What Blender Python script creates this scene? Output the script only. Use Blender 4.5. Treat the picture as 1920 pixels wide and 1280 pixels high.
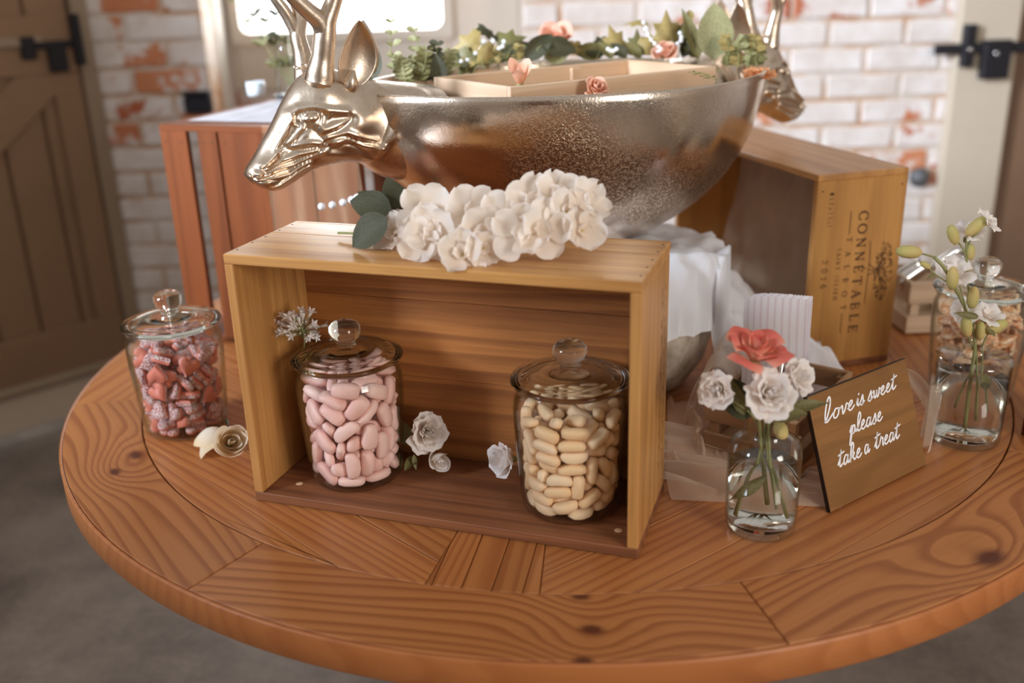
import bpy, bmesh, math, random
from mathutils import Vector, Matrix, Quaternion, noise as mnoise
random.seed(7)
PI = math.pi
for o in list(bpy.data.objects): bpy.data.objects.remove(o)
sc = bpy.context.scene
COL = sc.collection
# ---------------------------------------------------------------- camera, light, exposure
# metres; z = 0 is the table top
cam = bpy.data.cameras.new('camera'); cam_o = bpy.data.objects.new('camera', cam); COL.objects.link(cam_o)
cr = Vector((0.99951, -0.01091, -0.02921)).normalized()
cf = Vector((0.0, 0.936734, -0.350041)).normalized()
cu = cr.cross(cf).normalized(); cr = cf.cross(cu).normalized()
cam_o.matrix_world = Matrix(((cr.x, cu.x, -cf.x, 0), (cr.y, cu.y, -cf.y, 0), (cr.z, cu.z, -cf.z, 0.6262), (0, 0, 0, 1)))
cam.sensor_width = 36; cam.lens = 34.44; cam.clip_start = 0.02
cam.dof.use_dof = True; cam.dof.focus_distance = 1.24; cam.dof.aperture_fstop = 2.0
sc.camera = cam_o
W = bpy.data.worlds.new('room_light'); sc.world = W; W.use_nodes = True
bg = W.node_tree.nodes['Background']; bg.inputs[0].default_value = (0.97, 0.915, 0.85, 1); bg.inputs[1].default_value = 0.46
def area(name, loc, look, sx, sy, power, col, spread=180):
    l = bpy.data.lights.new(name, 'AREA'); l.shape = 'RECTANGLE'; l.size = sx; l.size_y = sy; l.energy = power; l.color = col
    l.spread = math.radians(spread)
    o = bpy.data.objects.new(name, l); COL.objects.link(o); o.location = loc
    o.rotation_euler = (Vector(look) - Vector(loc)).to_track_quat('-Z', 'Y').to_euler(); return o
area('daylight_back_window', (-0.48, 3.42, 0.92), (-0.48, 0, 0.80), 0.70, 0.95, 22, (0.90, 0.94, 1.0))
area('daylight_front_window', (1.75, -1.10, 0.92), (0.0, 1.1, 0.1), 0.75, 1.25, 40, (1.0, 0.95, 0.88))
area('right_wall_light', (-2.6, 0.2, 1.5), (1.2, 3.0, 0.2), 0.8, 1.2, 21, (0.76, 0.86, 1.0), 42)  # unseen lamp, spread narrowed to brighten only the right wall
sc.view_settings.view_transform = 'Standard'; sc.view_settings.look = 'None'
sc.view_settings.exposure = 0.0; sc.view_settings.gamma = 1.0; sc.view_settings.use_curve_mapping = False
sc.cycles.use_denoising = True; sc.cycles.transparent_max_bounces = 32; sc.cycles.max_bounces = 14; sc.cycles.transmission_bounces = 12

# ---------------------------------------------------------------- object helpers
def link(o, parent=None, M=None):
    COL.objects.link(o)
    if parent is not None:
        o.parent = parent
        if M is not None: o.matrix_local = WM(parent).inverted() @ M
    elif M is not None: o.matrix_world = M
    if M is not None: o['_m'] = [c for r in M for c in r]
    return o
_wm = {}
def WM(o):
    return _wm.get(o.name, Matrix.Identity(4))
def empty(name, loc=(0, 0, 0), rz=0, M=None):
    o = bpy.data.objects.new(name, None); o.empty_display_size = 0.02; COL.objects.link(o)
    M = M or (Matrix.Translation(loc) @ Matrix.Rotation(rz, 4, 'Z'))
    o.matrix_world = M; _wm[o.name] = M.copy(); return o
def tag(o, label=None, cat=None, group=None, kind=None):
    if label: o['label'] = label
    if cat: o['category'] = cat
    if group: o['group'] = group
    if kind: o['kind'] = kind
    return o
def ob(name, me, parent=None, M=None, mat=None, smooth=None):
    """link mesh data as an object; M is its world matrix"""
    o = bpy.data.objects.new(name, me); COL.objects.link(o)
    if mat and not me.materials: me.materials.append(mat)
    M = M if M is not None else Matrix.Identity(4)
    if parent is not None:
        o.parent = parent; o.matrix_local = WM(parent).inverted() @ M
    else: o.matrix_world = M
    _wm[o.name] = M.copy()
    if smooth is not None:
        for p in me.polygons: p.use_smooth = smooth
    return o
def b2m(bm, name='mesh', smooth=False):
    me = bpy.data.meshes.new(name); bm.normal_update(); bm.to_mesh(me); bm.free()
    if smooth:
        for p in me.polygons: p.use_smooth = True
    return me
def frame(o, x, y, z=None):
    x = Vector(x).normalized(); y = Vector(y); y = (y - x * y.dot(x)).normalized(); z = x.cross(y)
    return Matrix(((x.x, y.x, z.x, o[0]), (x.y, y.y, z.y, o[1]), (x.z, y.z, z.z, o[2]), (0, 0, 0, 1)))
def box_me(L, Wd, T, bev=0.0012):
    bm = bmesh.new(); bmesh.ops.create_cube(bm, size=1)
    for v in bm.verts: v.co = Vector((v.co.x * L, v.co.y * Wd, v.co.z * T))
    if bev: bmesh.ops.bevel(bm, geom=bm.edges[:], offset=min(bev, T * .3, Wd * .3), segments=1, affect='EDGES')
    return b2m(bm)
def board(name, mat, c, x, y, L, Wd, T, parent=None, bev=0.0012):
    return ob(name, box_me(L, Wd, T, bev), parent, frame(c, x, y), mat)
def lathe(prof, n=64, closed=False):
    bm = bmesh.new(); rings = []
    for r, z in prof:
        if r < 1e-5: rings.append([bm.verts.new((0, 0, z))])
        else: rings.append([bm.verts.new((r * math.cos(2 * PI * i / n), r * math.sin(2 * PI * i / n), z)) for i in range(n)])
    pr = list(zip(rings, rings[1:])) + ([(rings[-1], rings[0])] if closed else [])
    for a, b in pr:
        for i in range(n):
            j = (i + 1) % n
            if len(a) == 1 and len(b) == 1: break
            if len(a) == 1: bm.faces.new((a[0], b[j], b[i]))
            elif len(b) == 1: bm.faces.new((a[i], a[j], b[0]))
            else: bm.faces.new((a[i], a[j], b[j], b[i]))
    bmesh.ops.recalc_face_normals(bm, faces=bm.faces)
    return b2m(bm, 'lathe', True)
def catmull(P, n=6):
    P = [Vector(p) for p in P]
    if len(P) < 3: return P
    Q = [2 * P[0] - P[1]] + P + [2 * P[-1] - P[-2]]; out = []
    for i in range(1, len(Q) - 2):
        a, b, c, d = Q[i - 1:i + 3]
        for k in range(n):
            t = k / n
            out.append(.5 * ((2 * b) + (c - a) * t + (2 * a - 5 * b + 4 * c - d) * t * t + (3 * b - a - 3 * c + d) * t ** 3))
    out.append(P[-1]); return out
def tube(bm, pts, rad, n=8, cap=True):
    pts = [Vector(p) for p in pts]
    if not isinstance(rad, (list, tuple)): rad = [rad] * len(pts)
    if len(rad) != len(pts):
        m = len(rad) - 1; rr = []
        for i in range(len(pts)):
            t = i / (len(pts) - 1) * m; k = min(int(t), m - 1); rr.append(rad[k] + (rad[k + 1] - rad[k]) * (t - k))
        rad = rr
    rings = []; up = None
    for i, p in enumerate(pts):
        d = (pts[min(i + 1, len(pts) - 1)] - pts[max(i - 1, 0)])
        d = d.normalized() if d.length > 1e-9 else Vector((0, 0, 1))
        if up is None: up = Vector((0, 0, 1)) if abs(d.z) < .9 else Vector((1, 0, 0))
        x = up.cross(d).normalized(); y = d.cross(x); up = y
        rings.append([bm.verts.new(p + rad[i] * (x * math.cos(2 * PI * k / n) + y * math.sin(2 * PI * k / n))) for k in range(n)])
    for a, b in zip(rings, rings[1:]):
        for k in range(n): bm.faces.new((a[k], a[(k + 1) % n], b[(k + 1) % n], b[k]))
    if cap: bm.faces.new(rings[0][::-1]); bm.faces.new(rings[-1])
def tube_me(pts, rad, n=8):
    bm = bmesh.new(); tube(bm, pts, rad, n); return b2m(bm, 'tube', True)
def grid_me(f, nu, nv, smooth=True, closed_u=False):
    vs = [f(i / (nu - (0 if closed_u else 1)), j / (nv - 1)) for j in range(nv) for i in range(nu)]
    fs = []
    for j in range(nv - 1):
        for i in range(nu if closed_u else nu - 1):
            k = (i + 1) % nu
            fs.append((j * nu + i, j * nu + k, (j + 1) * nu + k, (j + 1) * nu + i))
    me = bpy.data.meshes.new('grid'); me.from_pydata([tuple(v) for v in vs], [], fs)
    if smooth:
        for p in me.polygons: p.use_smooth = True
    return me
def nz(x, y, z=0.0): return mnoise.noise(Vector((x, y, z)))

# ---------------------------------------------------------------- materials
def sr(r, g, b, k=1.0):
    f = lambda c: ((c / 255) / 12.92 if c / 255 <= .04045 else ((c / 255 + .055) / 1.055) ** 2.4)
    return (f(r) * k, f(g) * k, f(b) * k, 1)
class G:
    def __init__(s, name):
        s.m = bpy.data.materials.new(name); s.m.use_nodes = True; s.t = s.m.node_tree
        s.b = s.t.nodes['Principled BSDF']; s.out = s.t.nodes['Material Output']
    def n(s, ty, **kw):
        nd = s.t.nodes.new(ty)
        for k, v in kw.items():
            if k.startswith('i_'): nd.inputs[k[2:].replace('_', ' ')].default_value = v
            else: setattr(nd, k, v)
        return nd
    def l(s, a, b): s.t.links.new(a, b)
    def val(s, x, sock):
        if hasattr(x, 'is_linked') or hasattr(x, 'links'): s.l(x, sock)
        else: sock.default_value = x
    def math(s, op, a, b=0.0, c=0.0):
        nd = s.t.nodes.new('ShaderNodeMath'); nd.operation = op
        s.val(a, nd.inputs[0]); s.val(b, nd.inputs[1])
        if len(nd.inputs) > 2: s.val(c, nd.inputs[2])
        return nd.outputs[0]
    def vmath(s, op, a, b=(0, 0, 0)):
        nd = s.t.nodes.new('ShaderNodeVectorMath'); nd.operation = op
        s.val(a, nd.inputs[0])
        if op == 'SCALE': s.val(b, nd.inputs['Scale'])
        else: s.val(b, nd.inputs[1])
        return nd.outputs['Value'] if op in ('LENGTH', 'DOT_PRODUCT') else nd.outputs[0]
    def noise(s, vec, scale, detail=3, rough=.5, out=0):
        nd = s.n('ShaderNodeTexNoise'); s.l(vec, nd.inputs['Vector']); nd.inputs['Scale'].default_value = scale
        nd.inputs['Detail'].default_value = detail; nd.inputs['Roughness'].default_value = rough; return nd.outputs[out]
    def ramp(s, fac, stops, interp='LINEAR'):
        nd = s.n('ShaderNodeValToRGB'); nd.color_ramp.interpolation = interp; e = nd.color_ramp.elements
        while len(e) < len(stops): e.new(.5)
        for i, (p, c) in enumerate(stops): e[i].position = p; e[i].color = c if len(c) == 4 else (*c, 1)
        s.val(fac, nd.inputs[0]); return nd.outputs[0]
    def mix(s, fac, a, b, mode='MIX'):
        nd = s.n('ShaderNodeMix', data_type='RGBA', blend_type=mode)
        s.val(fac, nd.inputs[0]); s.val(a, nd.inputs[6]); s.val(b, nd.inputs[7]); return nd.outputs[2]
    def bump(s, h, strength=.3, dist=.001):
        nd = s.n('ShaderNodeBump'); nd.inputs['Strength'].default_value = strength; nd.inputs['Distance'].default_value = dist
        s.val(h, nd.inputs['Height']); s.l(nd.outputs[0], s.b.inputs['Normal'])
    def coord(s, kind='Object'): return s.n('ShaderNodeTexCoord').outputs[kind]
    def rnd(s): return s.n('ShaderNodeObjectInfo').outputs['Random']
    def sep(s, v):
        nd = s.n('ShaderNodeSeparateXYZ'); s.l(v, nd.inputs[0]); return nd.outputs
    def comb(s, x, y, z):
        nd = s.n('ShaderNodeCombineXYZ'); s.val(x, nd.inputs[0]); s.val(y, nd.inputs[1]); s.val(z, nd.inputs[2]); return nd.outputs[0]
    def set(s, **kw):
        for k, v in kw.items():
            s.val(v, s.b.inputs[{'base': 'Base Color', 'rough': 'Roughness', 'metal': 'Metallic', 'spec': 'Specular IOR Level', 'coat': 'Coat Weight', 'coatr': 'Coat Roughness', 'sss': 'Subsurface Weight', 'sheen': 'Sheen Weight'}[k]])
        return s.m
def plain(name, col, rough=.6, metal=0, spec=.4, var=0.0, bumps=0, bscale=60):
    g = G(name)
    if var or bumps:
        n_ = g.noise(g.coord(), bscale, 4, .6)
        if var:
            c2 = tuple(c * (1 - var) for c in col[:3]) + (1,)
            g.set(base=g.ramp(n_, [(.3, c2), (.7, col)]))
        else: g.set(base=col)
        if bumps: g.bump(n_, bumps, .001)
    else: g.set(base=col)
    return g.set(rough=rough, metal=metal, spec=spec)
def wood(name, light, dark, freq=55, amp=3.0, stretch=.12, rough=.45, spec=.4, knots=(), fine=.35, blotch=.25, vary=.12, ring=.75, coat=0.0, nscale=7.0):
    g = G(name); P0 = g.coord(); R = g.rnd()
    P = g.vmath('ADD', P0, g.vmath('SCALE', (17.3, 9.1, 23.7), R))
    S = g.vmath('MULTIPLY', P, (stretch, 1, 1))
    low = g.noise(S, nscale, 2, .45)
    y = g.sep(P)[1]
    r = g.math('ADD', g.math('MULTIPLY', y, freq), g.math('MULTIPLY', low, amp * 4))
    kd = None
    for kx, ky, kr in knots:
        d = g.vmath('LENGTH', g.vmath('MULTIPLY', g.vmath('SUBTRACT', P0, (kx, ky, 0)), (.62, 1, .25)))
        e = g.math('EXPONENT', g.math('MULTIPLY', g.math('MULTIPLY', d, d), -1 / (2 * (kr * 3.2) ** 2)))
        r = g.math('ADD', r, g.math('MULTIPLY', e, kr * 330))
        m = g.math('SUBTRACT', 1.0, g.math('SMOOTH_MIN', g.math('DIVIDE', d, kr * 1.25), 1.0, .25))
        kd = m if kd is None else g.math('MAXIMUM', kd, m)
    f = g.math('FRACT', r)
    lt = [c for c in light[:3]]; dk = [c for c in dark[:3]]
    mixc = lambda t: tuple(lt[i] * (1 - t) + dk[i] * t for i in range(3)) + (1,)
    rc = g.ramp(f, [(0, mixc(.05)), (.45, mixc(.12)), (.78, mixc(ring)), (.92, mixc(ring * .85)), (1, mixc(.08))])
    fn = g.noise(g.vmath('MULTIPLY', P, (6, 220, 220)), 1.0, 3, .6)
    c = g.mix(g.math('MULTIPLY', g.math('SUBTRACT', fn, .42), fine * 2.2), rc, mixc(1.15))
    bl = g.noise(g.vmath('MULTIPLY', P, (3, 9, 9)), 1.0, 3, .55)
    c = g.mix(g.math('MULTIPLY', g.math('SUBTRACT', bl, .40), blotch * 3), c, mixc(.95))
    tone = g.math('ADD', 1 - vary, g.math('MULTIPLY', R, vary * 2))
    c = g.mix(1.0, c, g.comb(tone, tone, tone), 'MULTIPLY')
    if kd is not None: c = g.mix(g.math('MINIMUM', g.math('MULTIPLY', kd, 1.5), .93), c, (dk[0] * .35, dk[1] * .22, dk[2] * .25, 1))
    g.set(base=c, rough=g.math('ADD', rough - .07, g.math('MULTIPLY', fn, .16)), spec=spec, coat=coat, coatr=.25)
    g.bump(g.math('ADD', g.math('MULTIPLY', f, .35), fn), .22, .0006)
    return g.m
PL, PD = sr(186, 122, 68), sr(138, 72, 34)
M_table = wood('pine_table', PL, PD, 60, 2.6, .10, rough=.38, spec=.5, fine=.25, blotch=.28, vary=.09, ring=.60)
M_edge = wood('pine_edge', sr(214, 134, 66), sr(170, 82, 28), 14, 2.2, .25, rough=.42, spec=.45, fine=.2, blotch=.3, vary=.05, ring=.5)
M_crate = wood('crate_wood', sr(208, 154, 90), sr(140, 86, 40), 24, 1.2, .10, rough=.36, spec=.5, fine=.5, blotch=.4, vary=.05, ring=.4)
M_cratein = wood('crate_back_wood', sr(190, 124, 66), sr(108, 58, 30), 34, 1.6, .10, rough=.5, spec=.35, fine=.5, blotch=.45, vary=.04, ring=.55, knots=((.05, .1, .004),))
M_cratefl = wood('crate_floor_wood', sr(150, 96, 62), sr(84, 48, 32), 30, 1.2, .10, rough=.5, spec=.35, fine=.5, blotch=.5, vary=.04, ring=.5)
M_end = wood('crate_end_wood', sr(200, 146, 80), sr(134, 84, 40), 22, .8, .16, rough=.55, spec=.3, fine=.35, blotch=.35, vary=.03, ring=.3)
M_grey = wood('weathered_wood', sr(216, 198, 172), sr(140, 120, 98), 30, 1.2, .12, rough=.65, spec=.2, fine=.5, blotch=.4, ring=.5)
M_orange = wood('slat_wood', sr(124, 66, 31), sr(82, 40, 18), 26, 1.2, .10, rough=.6, spec=.15, fine=.35, blotch=.35, vary=.08, ring=.45)
M_pale = wood('pale_box_wood', sr(226, 200, 172), sr(196, 150, 108), 30, 1, .1, rough=.6, spec=.25, fine=.3, blotch=.3, ring=.35)
M_mini = wood('mini_crate_wood', sr(170, 132, 96), sr(112, 78, 54), 30, 1, .1, rough=.6, spec=.25, fine=.4, blotch=.4, ring=.4)
M_pallet = wood('grey_pallet_wood', sr(206, 180, 152), sr(150, 124, 100), 30, 1, .1, rough=.6, spec=.25, fine=.4, blotch=.3, ring=.35)
M_sign = wood('sign_wood', sr(148, 104, 56), sr(98, 62, 32), 9, 2.2, .35, rough=.42, spec=.4, fine=.3, blotch=.5, vary=0, ring=.35)
M_dark = plain('dark_edge', sr(40, 26, 20), .5)
M_wood_end = plain('pale_end_grain', sr(222, 184, 142), .7, var=.2, bscale=300)
M_nail = plain('nail_steel', sr(70, 60, 56), .45, .8)
M_ink = plain('brown_ink', sr(74, 42, 22), .7)
M_white_ink = plain('white_lettering', sr(250, 248, 252), .5)
# metal of the bowl
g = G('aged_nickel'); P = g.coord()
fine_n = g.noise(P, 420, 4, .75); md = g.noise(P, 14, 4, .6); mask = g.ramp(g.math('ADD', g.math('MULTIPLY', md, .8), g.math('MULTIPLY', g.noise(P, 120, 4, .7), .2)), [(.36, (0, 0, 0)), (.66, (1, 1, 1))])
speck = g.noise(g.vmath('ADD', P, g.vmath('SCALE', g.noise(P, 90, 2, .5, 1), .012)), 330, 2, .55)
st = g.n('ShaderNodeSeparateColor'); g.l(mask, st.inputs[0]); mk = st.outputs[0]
pm = None  # etched speckle patches, with a dark reflection painted into their colour
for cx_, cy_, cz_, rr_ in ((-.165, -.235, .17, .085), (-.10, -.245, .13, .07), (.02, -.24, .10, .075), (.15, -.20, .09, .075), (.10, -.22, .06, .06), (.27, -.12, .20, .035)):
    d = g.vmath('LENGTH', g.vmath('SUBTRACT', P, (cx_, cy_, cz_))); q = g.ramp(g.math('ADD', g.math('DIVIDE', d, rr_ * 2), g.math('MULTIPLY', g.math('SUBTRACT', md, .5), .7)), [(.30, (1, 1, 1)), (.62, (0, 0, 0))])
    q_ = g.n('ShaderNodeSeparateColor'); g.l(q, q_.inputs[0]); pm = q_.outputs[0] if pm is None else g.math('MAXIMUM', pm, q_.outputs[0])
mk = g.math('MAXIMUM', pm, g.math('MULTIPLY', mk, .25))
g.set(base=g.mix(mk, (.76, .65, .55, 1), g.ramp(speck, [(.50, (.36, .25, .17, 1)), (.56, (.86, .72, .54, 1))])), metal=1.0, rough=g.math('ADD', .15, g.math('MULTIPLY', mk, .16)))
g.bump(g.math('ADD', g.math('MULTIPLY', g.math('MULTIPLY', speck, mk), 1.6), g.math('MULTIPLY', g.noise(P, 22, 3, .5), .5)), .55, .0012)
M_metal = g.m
g = G('cast_nickel'); P = g.coord()
g.set(base=g.ramp(g.noise(P, 40, 3, .6), [(.35, (.66, .52, .40, 1)), (.65, (.78, .66, .54, 1))]), metal=1.0, rough=g.math('ADD', .20, g.math('MULTIPLY', g.noise(P, 30, 3, .6), .20)))
g.bump(g.math('ADD', g.math('MULTIPLY', g.noise(P, 500, 3, .7), .35), g.math('MULTIPLY', g.noise(P, 60, 3, .6), 1.0)), .35, .0012)
M_cast = g.m
M_steel = plain('scoop_steel', (.72, .70, .68, 1), .16, 1.0)
M_bead = plain('white_glint_bead', sr(240, 244, 250), .12, 0, .8)  # plain white paints in the bright highlights of clear beads
M_black = plain('black_iron', sr(28, 26, 32), .45, .3)
M_knobm = plain('grey_iron', sr(96, 96, 98), .5, .3)
# glass
def thin_glass(name, tint, edge):
    g = G(name); g.t.nodes.remove(g.b)
    lw = g.n('ShaderNodeLayerWeight'); lw.inputs['Blend'].default_value = .5
    f = lw.outputs['Facing']
    tr = g.n('ShaderNodeBsdfTransparent'); g.l(g.ramp(f, [(0, tint), (.55, tint), (.93, edge), (1, edge)]), tr.inputs[0])
    gl = g.n('ShaderNodeBsdfGlossy'); gl.inputs['Roughness'].default_value = .02; gl.inputs[0].default_value = (1, 1, 1, 1)
    mx = g.n('ShaderNodeMixShader'); g.l(g.math('ADD', .035, g.math('MULTIPLY', g.math('POWER', f, 4.0), .75)), mx.inputs[0])
    g.l(tr.outputs[0], mx.inputs[1]); g.l(gl.outputs[0], mx.inputs[2]); g.l(mx.outputs[0], g.out.inputs[0]); return g.m
M_tglass = thin_glass('thin_glass', (.975, .98, .972, 1), (.62, .66, .60, 1))
M_lidglass = thin_glass('lid_glass', (.90, .915, .875, 1), (.50, .53, .46, 1))
def solid_glass(name, ior, col):
    g = G(name); g.t.nodes.remove(g.b); n_ = g.n('ShaderNodeBsdfGlass'); n_.inputs['IOR'].default_value = ior
    n_.inputs['Roughness'].default_value = 0.0; n_.inputs['Color'].default_value = col; g.l(n_.outputs[0], g.out.inputs[0]); return g.m
M_glass = solid_glass('clear_glass', 1.48, (.97, .985, .965, 1))
M_water = solid_glass('water', 1.33, (.985, .99, .985, 1))
# fabric
def tulle(name, dens, col):
    g = G(name); g.t.nodes.remove(g.b)
    lw = g.n('ShaderNodeLayerWeight'); lw.inputs['Blend'].default_value = .5
    tr = g.n('ShaderNodeBsdfTransparent'); df = g.n('ShaderNodeBsdfDiffuse'); tl = g.n('ShaderNodeBsdfTranslucent')
    df.inputs[0].default_value = col; tl.inputs[0].default_value = col
    a = g.n('ShaderNodeMixShader'); a.inputs[0].default_value = .4; g.l(df.outputs[0], a.inputs[1]); g.l(tl.outputs[0], a.inputs[2])
    b = g.n('ShaderNodeMixShader')
    n1 = g.noise(g.coord(), 14, 2, .5)
    g.l(g.math('MINIMUM', g.math('ADD', g.math('ADD', dens - .08, g.math('MULTIPLY', n1, .16)), g.math('MULTIPLY', g.math('POWER', lw.outputs['Facing'], 2.5), .75)), .97), b.inputs[0])
    g.l(tr.outputs[0], b.inputs[1]); g.l(a.outputs[0], b.inputs[2]); g.l(b.outputs[0], g.out.inputs[0]); return g.m
M_tulle = tulle('sheer_tulle', .30, sr(240, 222, 202))
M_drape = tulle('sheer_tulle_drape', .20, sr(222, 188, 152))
M_tulle_thin = tulle('sheer_tulle_thin', .30, sr(240, 214, 190))
M_tulle_dense = tulle('layered_tulle', .88, sr(250, 250, 255))
g = G('hessian'); g.set(base=g.ramp(g.noise(g.coord(), 30, 4, .6), [(.35, sr(150, 134, 116)), (.7, sr(206, 194, 178))]), rough=.9, spec=.1); g.bump(g.noise(g.coord(), 260, 3, .6), .4, .002); M_hess = g.m
# plants
def petalm(name, c_in, c_out, tr=.25, s0=.1):
    g = G(name); g.b.inputs['Roughness'].default_value = .6; g.b.inputs['Specular IOR Level'].default_value = .2
    z = g.sep(g.coord('Generated'))[2]
    c = g.ramp(z, [(s0, c_in), (.95, c_out)])
    c = g.mix(g.math('MULTIPLY', g.noise(g.coord(), 120, 3, .5), .25), c, c_in)
    g.l(c, g.b.inputs[0])
    tl = g.n('ShaderNodeBsdfTranslucent'); g.l(c, tl.inputs[0]); mx = g.n('ShaderNodeMixShader'); mx.inputs[0].default_value = tr
    g.l(g.b.outputs[0], mx.inputs[1]); g.l(tl.outputs[0], mx.inputs[2]); g.l(mx.outputs[0], g.out.inputs[0]); return g.m
M_pwhite = petalm('white_petal', sr(250, 238, 224), sr(255, 252, 252), .4)
M_pcream = petalm('cream_petal', sr(244, 220, 176), sr(255, 248, 234), .35)
M_pcoral = petalm('coral_petal', sr(252, 206, 178), sr(232, 104, 96), .3, .45)
M_ppeach = petalm('peach_petal', sr(244, 186, 150), sr(246, 204, 182))
M_ppink = petalm('blush_petal', sr(240, 190, 152), sr(236, 178, 160))
M_porange = petalm('orange_petal', sr(238, 160, 104), sr(240, 176, 128))
def leafm(name, c1, c2, rough=.45):
    g = G(name); n_ = g.noise(g.coord(), 45, 3, .6); g.set(base=g.ramp(n_, [(.35, c1), (.65, c2)]), rough=rough, spec=.4)
    g.bump(g.noise(g.coord(), 200, 3, .6), .2, .001); return g.m
M_ldark = leafm('dark_leaf', sr(50, 52, 34), sr(80, 78, 52), .6)
M_lmid = leafm('mid_leaf', sr(82, 82, 46), sr(132, 122, 74))
M_lgold = leafm('golden_leaf', sr(132, 114, 62), sr(178, 156, 100))
M_leuc = leafm('eucalyptus_leaf', sr(126, 126, 86), sr(178, 172, 128))
M_stem = plain('green_stem', sr(150, 150, 96), .5, var=.25, bscale=80)
M_bud = petalm('bud_green', sr(186, 176, 110), sr(206, 180, 120), .1)
# candy
M_cpink = G('pink_foam_candy'); M_cpink.set(base=M_cpink.ramp(M_cpink.rnd(), [(0, sr(246, 196, 186)), (1, sr(254, 216, 208))]), rough=.42, spec=.35, sss=.0); M_cpink = M_cpink.m
g = G('cream_foam_candy'); g.set(base=g.ramp(g.rnd(), [(0, sr(250, 208, 160)), (1, sr(255, 226, 190))]), rough=.5, spec=.3); g.bump(g.noise(g.coord(), 120, 2, .5), .3, .001); M_ccream = g.m
g = G('heart_candy'); P = g.coord(); vo = g.n('ShaderNodeTexVoronoi'); vo.inputs['Scale'].default_value = 620; g.l(P, vo.inputs['Vector'])
spk = g.ramp(g.sep(vo.outputs['Color'])[0], [(0, sr(216, 140, 134)), (.3, sr(244, 222, 218)), (.6, sr(200, 104, 108)), (.75, sr(246, 226, 224)), (1, sr(226, 160, 156))], 'CONSTANT')
up = g.math('GREATER_THAN', g.sep(P)[2], -.0012)
g.set(base=g.mix(up, sr(214, 124, 104), spk), rough=.45, spec=.35); g.bump(g.math('MULTIPLY', up, g.math('MULTIPLY', vo.outputs['Distance'], -300)), .5, .001); M_cheart = g.m
g = G('wafer_candy'); P = g.coord(); n1 = g.noise(P, 70, 3, .6); n2 = g.noise(P, 480, 2, .5)
g.set(base=g.mix(g.math('GREATER_THAN', n2, .64), g.ramp(n1, [(.38, sr(214, 140, 88)), (.55, sr(246, 206, 166)), (.7, sr(252, 226, 200))]), sr(120, 74, 60)), rough=.55); M_cwafer = g.m
# room
g = G('whitewashed_brick'); P = g.coord('Object'); R = g.rnd()
Pw = g.n('ShaderNodeNewGeometry').outputs['Position']
m1 = g.noise(Pw, 5.5, 5, .62); m2 = g.noise(Pw, 30, 4, .6)
ms = g.math('ADD', g.math('MULTIPLY', m1, .8), g.math('ADD', g.math('MULTIPLY', m2, .25), g.math('MULTIPLY', R, .16)))
e1 = g.ramp(ms, [(.665, (0, 0, 0)), (.715, (1, 1, 1))])
paint = g.ramp(g.noise(Pw, 9, 4, .6), [(.35, sr(206, 192, 182)), (.65, sr(226, 218, 214))])
g.set(base=g.mix(e1, paint, g.ramp(R, [(0, sr(166, 86, 60)), (1, sr(196, 128, 92))])), rough=.85, spec=.15); g.bump(m2, .5, .004); M_brick = g.m
g = G('whitewashed_mortar'); Pw = g.n('ShaderNodeNewGeometry').outputs['Position']
g.set(base=g.ramp(g.noise(Pw, 7, 4, .65), [(.40, sr(206, 194, 184)), (.56, sr(196, 164, 138)), (.68, sr(178, 132, 96))]), rough=.9, spec=.1); M_mortar = g.m
M_paintwood = plain('painted_wood', sr(150, 130, 108), .55, var=.08, bscale=8)
M_doorwood = plain('painted_door', sr(142, 110, 82), .55, var=.1, bscale=7)
M_trimlight = plain('pale_trim', sr(196, 180, 160), .55, var=.05, bscale=8)
M_doordark = plain('brown_door', sr(124, 94, 72), .55, var=.1, bscale=7)
M_winframe = plain('window_paint', sr(214, 200, 184), .5)
M_plaster = plain('plaster', sr(210, 200, 190), .8)
g = G('concrete_floor'); P = g.coord(); n1 = g.noise(P, 3, 5, .65); n2 = g.noise(P, 60, 3, .6)
g.set(base=g.ramp(g.math('ADD', g.math('MULTIPLY', n1, .8), g.math('MULTIPLY', n2, .2)), [(.35, sr(96, 84, 76)), (.65, sr(146, 132, 120))]), rough=.6, spec=.3); g.bump(n2, .3, .002); M_floor = g.m
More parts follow.
